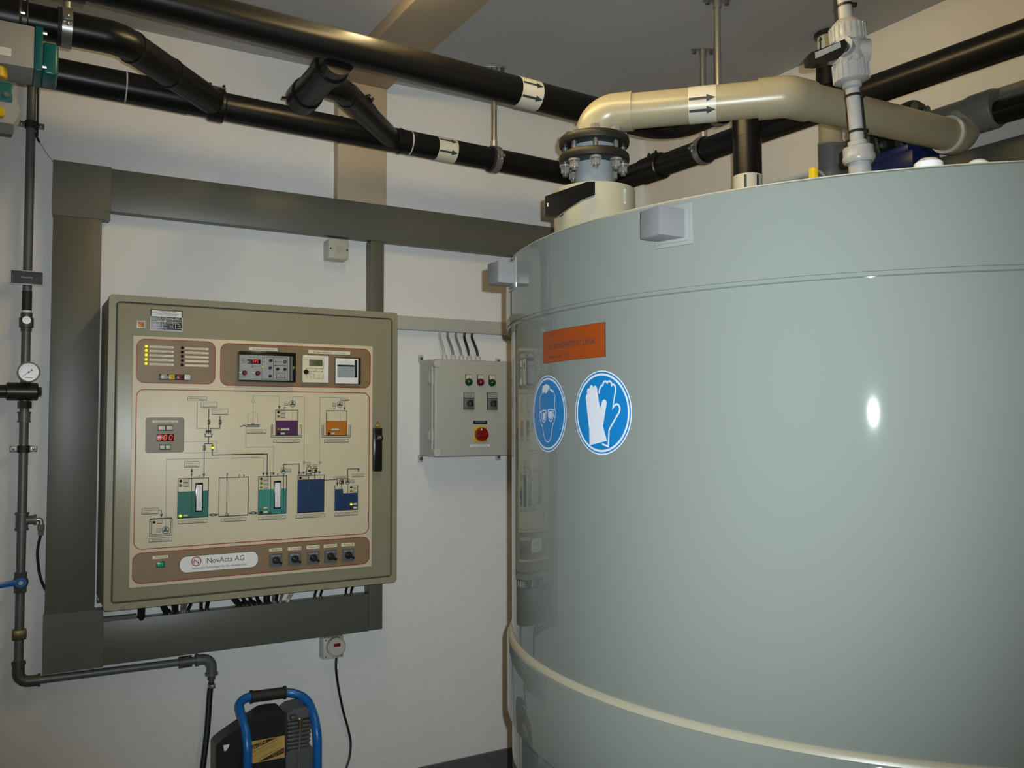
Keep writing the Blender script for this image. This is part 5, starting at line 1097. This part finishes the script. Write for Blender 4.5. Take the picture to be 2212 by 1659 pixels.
# valves with teal actuators in the upper left corner
vx = PZ(42, 40, lz).x
vb_ = thing('motor_valve', 'grey motor actuator with teal end cap, upper of the two', 'valve', (vx - .1, -.5, 2.62))
part('valve_body', MB().cyl((vx - .20, IY, lz), (vx + .005, IY, lz), .060, 28, .006).cyl((vx - .01, IY, lz), (vx + .020, IY, lz), .053, 28, .003), 'black', vb_)
for a in (40, 95, 150, 210): part('body_bolt', MB().cyl((vx - .03, IY - .051 * math.sin(math.radians(a)), lz + .051 * math.cos(math.radians(a))), (vx + .013, IY - .051 * math.sin(math.radians(a)), lz + .051 * math.cos(math.radians(a))), .0065, 8), 'zinc', vb_)
AF = IY - .20; q = PY(76, 57, AF); z1 = q.z; xg = q.x; z0 = PY(76, 149, AF).z; yb_ = PZ(79, 187, z0).y
part('motor_housing', MB().box((xg - .30, AF, z0), (xg, min(yb_, IY - .065), z1), .004), 'act_grey', vb_)
ybk = min(yb_, IY - .065)
tp = part('end_plate', MB().box((xg + .0002, AF - .002, z0 - .002), (xg + .018, ybk + .002, z1 + .002), .002), 'teal', vb_, 'teal end cap')
zq1, zq0 = PY(100, 92, AF + .02).z, PY(100, 163, AF + .02).z
part('cap_bulge', MB().box((xg + .0175, AF + .012, zq0), (xg + .054, ybk - .008, zq1), .008, 3), 'teal', tp)
for z in (z1 - .010, z0 + .012): part('cap_screw', MB().cyl((xg + .0175, AF + .008, z), (xg + .027, AF + .008, z), .006, 8), 'zinc', tp)
part('type_label', MB().box((xg - .105, AF - .0012, z0 + .020), (xg - .050, AF - .0002, z0 + .040)), 'white_lab', vb_)
part('position_knob', MB().cyl((PY(-6, 165, AF).x, AF + .03, z0 - .0005), (PY(-6, 165, AF).x, AF + .03, z0 - .030), .022, 20, .003), 'yellow', vb_)
part('valve_stem', MB().box((xg - .18, ybk - .001, z1 - .03), (xg - .06, IY - .05, z1 + .02), .004), 'black', vb_)
v2 = thing('motor_valve', 'grey motor actuator with teal ring, lower of the two', 'valve', (xg - .16, AF - .02, 2.44))
A2 = AF - .03; q = PY(37, 200, A2); xg2 = q.x; zt2 = PY(28, 182, A2).z; zb2 = PY(28, 268, A2).z
part('motor_housing', MB().prism([(xg2 - .25, A2, zt2), (xg2 - .01, A2, zt2), (xg2 + .008, A2, zb2 + .035), (xg2 - .006, A2, zb2), (xg2 - .25, A2, zb2)], (0, .09, 0)), 'act_grey', v2)
part('teal_band', MB().box((xg2 - .25, A2 - .003, zb2 + .050), (xg2 - .008, A2 + .092, zt2 + .004), .006), 'teal', v2)
part('band_screw', MB().cyl((xg2 - .022, A2 - .010, zt2 - .030), (xg2 - .022, A2 - .002, zt2 - .030), .006, 8), 'zinc', v2)
part('position_knob', MB().cyl((PY(-2, 254, A2).x, A2 - .022, zb2 + .020), (PY(-2, 254, A2).x, A2 - .0005, zb2 + .020), .013, 18, .003), 'yellow', v2)
part('mounting_bracket', MB().box((xg2 - .20, A2 + .0905, zb2 + .02), (xg2 - .16, IY, zb2 + .05), .003).box((xg2 - .20, IY - .03, zb2 + .02), (xg2 - .16, IY, lz - .0602), .003), 'zinc', v2)

# ------------------------------------------------------------------ beige vent pipe with flanged valve on the tank
NX, NY = 1.1385, -1.3835; BZ = 2.413; br_ = .0488
E2 = Vector((1.506, -1.757, BZ)); EN = Vector((2.20, -1.757, BZ + .014))
nz = thing('tank_valve', 'cream ball valve with a black lever standing on the tank', 'valve', (NX, NY, ZTOP))
hp_ = [PT(1197.5, 440, 2.44), PT(1263, 430, 2.340)]
a0 = math.atan2(hp_[1].y - NY, hp_[1].x - NX); a1 = math.atan2(hp_[0].y - NY, hp_[0].x - NX) + 2 * math.pi; r0 = math.hypot(hp_[1].x - NX, hp_[1].y - NY); n_ = 48
poly = []
for k in range(n_ + 1):
    a = a0 + (a1 - a0) * k / n_; rr = .114 + (r0 - .114) * max(0., 1 - k / 10) + (math.hypot(hp_[0].x - NX, hp_[0].y - NY) - .114) * max(0., (k - n_ + 12) / 12)
    poly.append(Vector((NX + rr * math.cos(a), NY + rr * math.sin(a), ZTOP - .0055)))
part('housing', MB().prism(poly, (0, 0, 2.192 - ZTOP + .0055)), 'cream_pp', nz, smooth=25)
part('stub', MB().cyl((NX, NY, 2.19), (NX, NY, 2.345), .0536, 36), 'bluegrey_pvc', nz)
part('stub_shoulder', MB().cyl((NX, NY, 2.2985), (NX, NY, 2.318), .064, 36), 'bluegrey_pvc', nz)
for z in (2.270, 2.3185):
    part('flange_ring', MB().lathe((NX, NY, z), (0, 0, 1), [(.054, 0), (.094, 0), (.0985, .004), (.0995, .012), (.0985, .022), (.094, .027), (.054, .027)], 48), 'flange', nz, 'black rough flange ring')
for k in range(8):
    a = math.radians(45 * k + 12); x, y = NX + .081 * math.cos(a), NY + .081 * math.sin(a)
    bo = part('flange_bolt', MB().cyl((x, y, 2.238), (x, y, 2.350), .0075, 10), 'zinc', nz)
    part('bolt_head', MB().cyl((x, y, 2.3458), (x, y, 2.358), .0135, 6), 'chrome', bo); part('nut', MB().cyl((x, y, 2.2465), (x, y, 2.262), .0130, 6).cyl((x, y, 2.264), (x, y, 2.2698), .0165, 14), 'chrome', bo)
h5 = lambda x, y, t_: PT(1160 + x / 9.217, 380 + y / 9.217, t_)
lvp = [h5(160, 405, 2.255), h5(990, 118, 2.285), h5(1155, 112, 2.30), h5(1155, 375, 2.30), h5(900, 470, 2.285), h5(640, 640, 2.27), h5(400, 805, 2.262), h5(165, 765, 2.255)]
nv = (CF * 1).normalized()
lv = part('lever', MB().prism(lvp, nv * .028), 'black_gloss', nz, 'black plastic lever handle', smooth=25)
q = h5(212, 575, 2.2535); part('lever_slot', MB().obox(q, CR * .0018, CF * .0006, CU * .0048), 'junction', lv)
hb = h5(560, 690, 2.392); nrm = Vector((hp_[1].y - hp_[0].y, -(hp_[1].x - hp_[0].x), 0)).normalized(); nrm = nrm if nrm.dot(CAM - hb) > 0 else -nrm
part('lever_hub', MB().cyl(hb + nrm * .055, hb - nrm * .04, .019, 20), 'black', nz); part('hub_seat', MB().cyl(hb + nrm * .008, hb - nrm * .05, .027, 24), 'white_pvc', nz)
lb1 = [h5(x, y, 2.352) for x, y in ((1728, 252), (1790, 258), (1800, 545), (1742, 540))]
# small printed label on the curved housing
am = math.atan2(lb1[0].y - NY, lb1[0].x - NX); lm = MB(); zA, zB = lb1[0].z, lb1[2].z
cmap = lambda rr: (lambda p: Vector((NX + rr * math.cos(am + p.x / .114), NY + rr * math.sin(am + p.x / .114), p.y)))
ll = part('type_label', MB().flat([(0, zB), (.005, zB), (.010, zB), (.010, zA), (.005, zA), (0, zA)], cmap(.1150)), 'white_lab', nz, smooth=0)
ib = MB()
for k in range(3): stroke(ib, [(.002 + .003 * k, zB + .004), (.002 + .003 * k, zA - .003 - .006 * (k % 2))], .0012, cmap(.1153))
part('label_print', ib, 'ink_grey', ll, smooth=0)

bp_ = thing('vent_pipe', 'thick beige pipe rising from the flanged valve and bending across the tank', 'pipe', (NX, NY, 2.347))
part('first_elbow', MB().tube(fillet([(NX, NY, 2.347), (NX, NY, BZ), Vector((NX, NY, BZ)) + (E2 - Vector((NX, NY, BZ))).normalized() * .105], .062, 12), .0535, 40), 'beige_pvc', bp_)
d1 = (E2 - Vector((NX, NY, BZ))).normalized(); A0 = Vector((NX, NY, BZ))
part('elbow_lip', MB().ring(A0 + d1 * .1075, d1, .0488, .0545, .006, 40), 'beige_pvc', bp_)
part('slanted_run', MB().tube([A0 + d1 * .09, E2 - d1 * .05], br_, 40), 'beige_pvc', bp_)
d2 = (EN - E2).normalized()
part('second_elbow', MB().tube(fillet([E2 - d1 * .072, E2, E2 + d2 * .075], .045, 12), .0545, 40), 'beige_pvc', bp_)
part('elbow_lip', MB().ring(E2 - d1 * .074, d1, .0488, .0555, .005, 40), 'beige_pvc', bp_)
part('cross_run', MB().tube([E2 + d2 * .06, EN], br_, 40), 'beige_pvc', bp_)
part('end_socket', MB().ring(EN + d2 * .006, d2, .0480, .0575, .010, 40), 'beige_lab', bp_)
part('end_elbow', MB().tube(fillet([EN + d2 * .008, EN + d2 * .055, Vector((2.305, -1.757, 2.495))], .05, 8), .0565, 40), 'beige_pvc', bp_)
T0 = PT(1481, 232, 2.36); s_ = (T0 - A0).dot(d1); T1_ = PT(1545, 224, 2.34); s_e = (T1_ - A0).dot(d1)
flowband(bp_, A0 + d1 * (s_ + .008), d1, br_, (s_e - s_) * .93, (.30, -.36), hw=.0105)

# grey pipe run on the right wall with valve
GX, GZ = 2.30, 2.497
gp = thing('vent_manifold', 'dark grey pipe run with black flange on the right wall', 'pipe', (GX, -1.7, GZ - .06))
part('tee', MB().lathe((GX, -1.64, GZ), (0, -1, 0), [(.056, 0), (.056, .13), (.0605, .145), (.0605, .215), (.056, .225), (.044, .226)], 40), 'grey_pvc', gp)
part('spigot', MB().cyl((GX, -1.655, GZ), (GX, -1.55, GZ), .050, 32), 'grey_pvc', gp)
part('black_outlet', MB().cyl((GX - .004, -1.862, GZ - .018), (GX - .004, -3.8, GZ - .045), .0365, 32), 'pe_black', gp)
part('grey_branch', MB().cyl((2.335, -1.84, GZ + .030), (2.335, -3.8, GZ + .005), .040, 28), 'grey_pvc', gp)
for y in (-1.600, -1.515):
    fl_ = part('flange_ring', MB().cyl((GX, y, GZ), (GX, y + .028, GZ), .108, 40, .005), 'flange', gp)
    for k in range(8): a = math.radians(22.5 + 45 * k); part('flange_bolt', MB().cyl((GX + .086 * math.cos(a), y - .012, GZ + .086 * math.sin(a)), (GX + .086 * math.cos(a), y + .03, GZ + .086 * math.sin(a)), .0125, 6), 'galv_dark', fl_)
part('far_pipe', MB().cyl((GX, -1.49, GZ), (GX, -1.30, GZ), .050, 32), 'grey_pvc', gp)
rs = thing('riser_pipe', 'vertical pipe behind the white valve rising black through the ceiling', 'pipe', (GX + .004, -1.242, 0))
RX = GX + .004; RY = -1.242
part('grey_riser', MB().cyl((RX, RY, 0), (RX, RY, 2.555), .0445, 32), 'grey_pvc', rs); part('beige_riser', MB().lathe((RX, RY, 2.553), (0, 0, 1), [(.0450, 0), (.0450, .010), (.041, .018), (.041, .14), (0, .14)], 32), 'beige_pvc', rs)
part('black_riser', MB().cyl((RX, RY, 2.69), (RX, RY, Z1 - .001), .040, 32), 'pe_black', rs)
part('coupling', MB().cyl((RX, RY, 2.765), (RX, RY, 2.880), .0475, 32, .004), 'pe_black', rs)
part('ceiling_collar', MB().cyl((RX, RY, Z1 - .016), (RX, RY, Z1 - .0005), .052, 32, .003), 'black', rs)
flowband(rs, (RX, RY, 2.90), (0, 0, 1), .0402, .055, (.55, -.8), 'beige_lab', .010)
q = PX(1945, 352, 2.18); ac = thing('valve_actuator', 'dark blue valve actuator box behind the tank rim', 'actuator', (q.x, q.y, q.z - .03))
aw = Vector((-.12, -.99, 0)).normalized(); aw2 = Vector((aw.y, -aw.x, 0))
part('housing', MB().obox(q + Vector((.02, 0, -.012)), aw * .085, aw2 * .06, (0, 0, .030), .004), 'blue_dark', ac); part('cover', MB().obox(q + Vector((.02, .005, .030)), aw * .070, aw2 * .055, (0, 0, .012), .004), 'blue_dark', ac)
part('stem', MB().cyl((q.x + .05, q.y + .02, q.z + .04), (GX - .02, q.y + .04, GZ - .06), .020, 14), 'black', ac)
part('rating_plate', MB().obox(q + Vector((-.0355, -.028, .002)), aw * .018, aw2 * .0008, (0, 0, .012)), 'boxgrey', ac)
# white caps on the tank lid
for px_, py_, r_, lb_ in ((2005, 343, .0245, 'taller white screw cap showing above the tank rim'), (2112, 346, .0205, 'flatter white screw cap showing above the tank rim, farther right')):
    q = PT(px_, py_, 1.42); b_ = MB().lathe((q.x, q.y, ZTOP - .006), (0, 0, 1), [(r_ * 1.05, 0), (r_ * 1.05, (q.z - ZTOP) * .5 + .003), (r_ * .9, q.z - ZTOP - .002), (r_ * .55, q.z - ZTOP + .005), (0, q.z - ZTOP + .006)], 28)
    solo('screw_cap', b_, 'white_plastic', lb_, 'cap', loc=(q.x, q.y, ZTOP - .006))
q = PT(1757, 378, 1.5); solo('cable_peg', MB().box((q.x - .006, q.y - .006, ZTOP - .006), (q.x + .006, q.y + .006, q.z + .012), .002), 'yellow', 'small yellow peg just behind the tank rim', 'peg')
q2 = PT(1800, 379, 1.55); solo('sensor_wire', MB().tube(smoothpath([Vector((q.x, q.y, q.z + .010)), q.lerp(q2, .4) + Vector((0, 0, .004)), q2 - Vector((0, 0, .02))], 6), .0025, 8), 'cable_grey', 'thin grey wire curling from the yellow peg', 'wire')

# ------------------------------------------------------------------ white plastic pipe with ball valve
WT = 2.10
wv_ = thing('ball_valve_pipe', 'slim white plastic pipe with union valve standing on the tank', 'pipe', PT(1856, 385, WT))
pb, pt_ = PT(1858, 372, WT), PT(1823.5, 0, WT); wd_ = (pt_ - pb).normalized()
def wa(py): t_ = (372 - py) / 372; return pb + (pt_ - pb) * t_
def wseg(name, prof, m='white_pvc', seg=28, label=None):
    o_ = wa(prof[0][1]); return part(name, MB().lathe(o_, wd_, [(r, (wa(y) - o_).length) for r, y in prof], seg), m, wv_, label)
ceil_t = (Z1 - pb.z) / wd_.z
part('pipe', MB().cyl(wa(310), pb + wd_ * (ceil_t - .001), .0163, 24), 'white_pvc', wv_)
part('lower_pipe', MB().cyl((wa(385).x, wa(385).y, ZTOP - .006), wa(385), .0225, 24), 'white_pvc', wv_)
wseg('threaded_base', [(.026, 392), (.026, 350), (.029, 347), (0, 347)], seg=20)
wseg('union_nut', [(.034, 352), (.0385, 346), (.0385, 338), (.036, 334), (.036, 319), (.033, 317), (0, 317)], seg=10); wseg('nut_neck', [(.0225, 318), (.0225, 306), (.017, 304)])
wseg('nut_neck', [(.0170, 192), (.0225, 188), (.0225, 174), (.0245, 172)]); 
b_ = MB().lathe(wa(180), wd_, [(.030, 0), (.0405, .006), (.0405, .045), (.036, .050)], 32)
for k in range(20):
    a = 2 * math.pi * k / 20; u = wd_.orthogonal().normalized(); w2 = wd_.cross(u); dr = u * math.cos(a) + w2 * math.sin(a); b_.obox(wa(180) + wd_ * .027 + dr * .0405, dr * .002, wd_.cross(dr) * .002, wd_ * .021)
part('union_nut', b_, 'white_pvc', wv_)
b_ = MB().lathe(wa(94), wd_, [(.036, 0), (.0405, .004), (.0405, .038), (.034, .046), (.024, .056)], 32)
for k in range(20):
    a = 2 * math.pi * k / 20; u = wd_.orthogonal().normalized(); w2 = wd_.cross(u); dr = u * math.cos(a) + w2 * math.sin(a); b_.obox(wa(94) + wd_ * .021 + dr * .0405, dr * .002, wd_.cross(dr) * .002, wd_ * .018)
part('union_nut', b_, 'white_pvc', wv_)
vbd = MB().cyl(wa(140), wa(88), .0335, 30); hx = -CR; vbd.cyl(wa(112), wa(112) + CR * .045, .030, 20)
vbd.cyl(wa(112), wa(112) + (hx * .6 - CF * .8) * .050, .022, 18)
for dy, s in ((.026, 1), (-.026, 1)): vbd.cyl(wa(112) + wd_ * dy, wa(112) + wd_ * dy - CF * .042 - CR * .004, .0075, 12)
vbd.cyl(wa(135), wa(135) - CR * .052 - CF * .01, .009, 12); part('valve_body', vbd, 'white_pvc', wv_)
w5 = lambda x, y, t_: PT(1740 + x / 5.028, 60 + y / 5.028, t_)
hpol = [w5(*p, 2.02) for p in ((25, 300), (60, 268), (390, 140), (425, 118), (445, 160), (440, 220), (420, 270), (350, 340), (250, 372), (120, 392), (35, 385))]
hh = part('handle', MB().prism(hpol, CF * .030), 'black_gloss', wv_, 'black lever handle with a grey label', smooth=25)
hl_ = [w5(*p, 2.0192) for p in ((103, 268), (378, 150), (388, 210), (108, 335))]; part('handle_label', MB().prism(hl_, CF * .0008), 'act_grey', hh)
part('handle_stem', MB().cyl(w5(400, 190, 2.035), wa(112), .012, 14), 'black', hh)
for py_ in (12, 207, 284):
    ct_ = part('cable_tie', MB().ring(wa(py_), wd_, .0160, .0180, .006, 24), 'black', wv_); part('tie_lock', MB().obox(wa(py_) + CR * .021 - CF * .004, CR * .006, CF * .004, CU * .005, .001), 'black', ct_)
part('tied_cable', MB().tube([wa(196) + CR * .0195, wa(240) + CR * .020, wa(303) + CR * .0205], .0038, 8), 'cable_black', wv_)
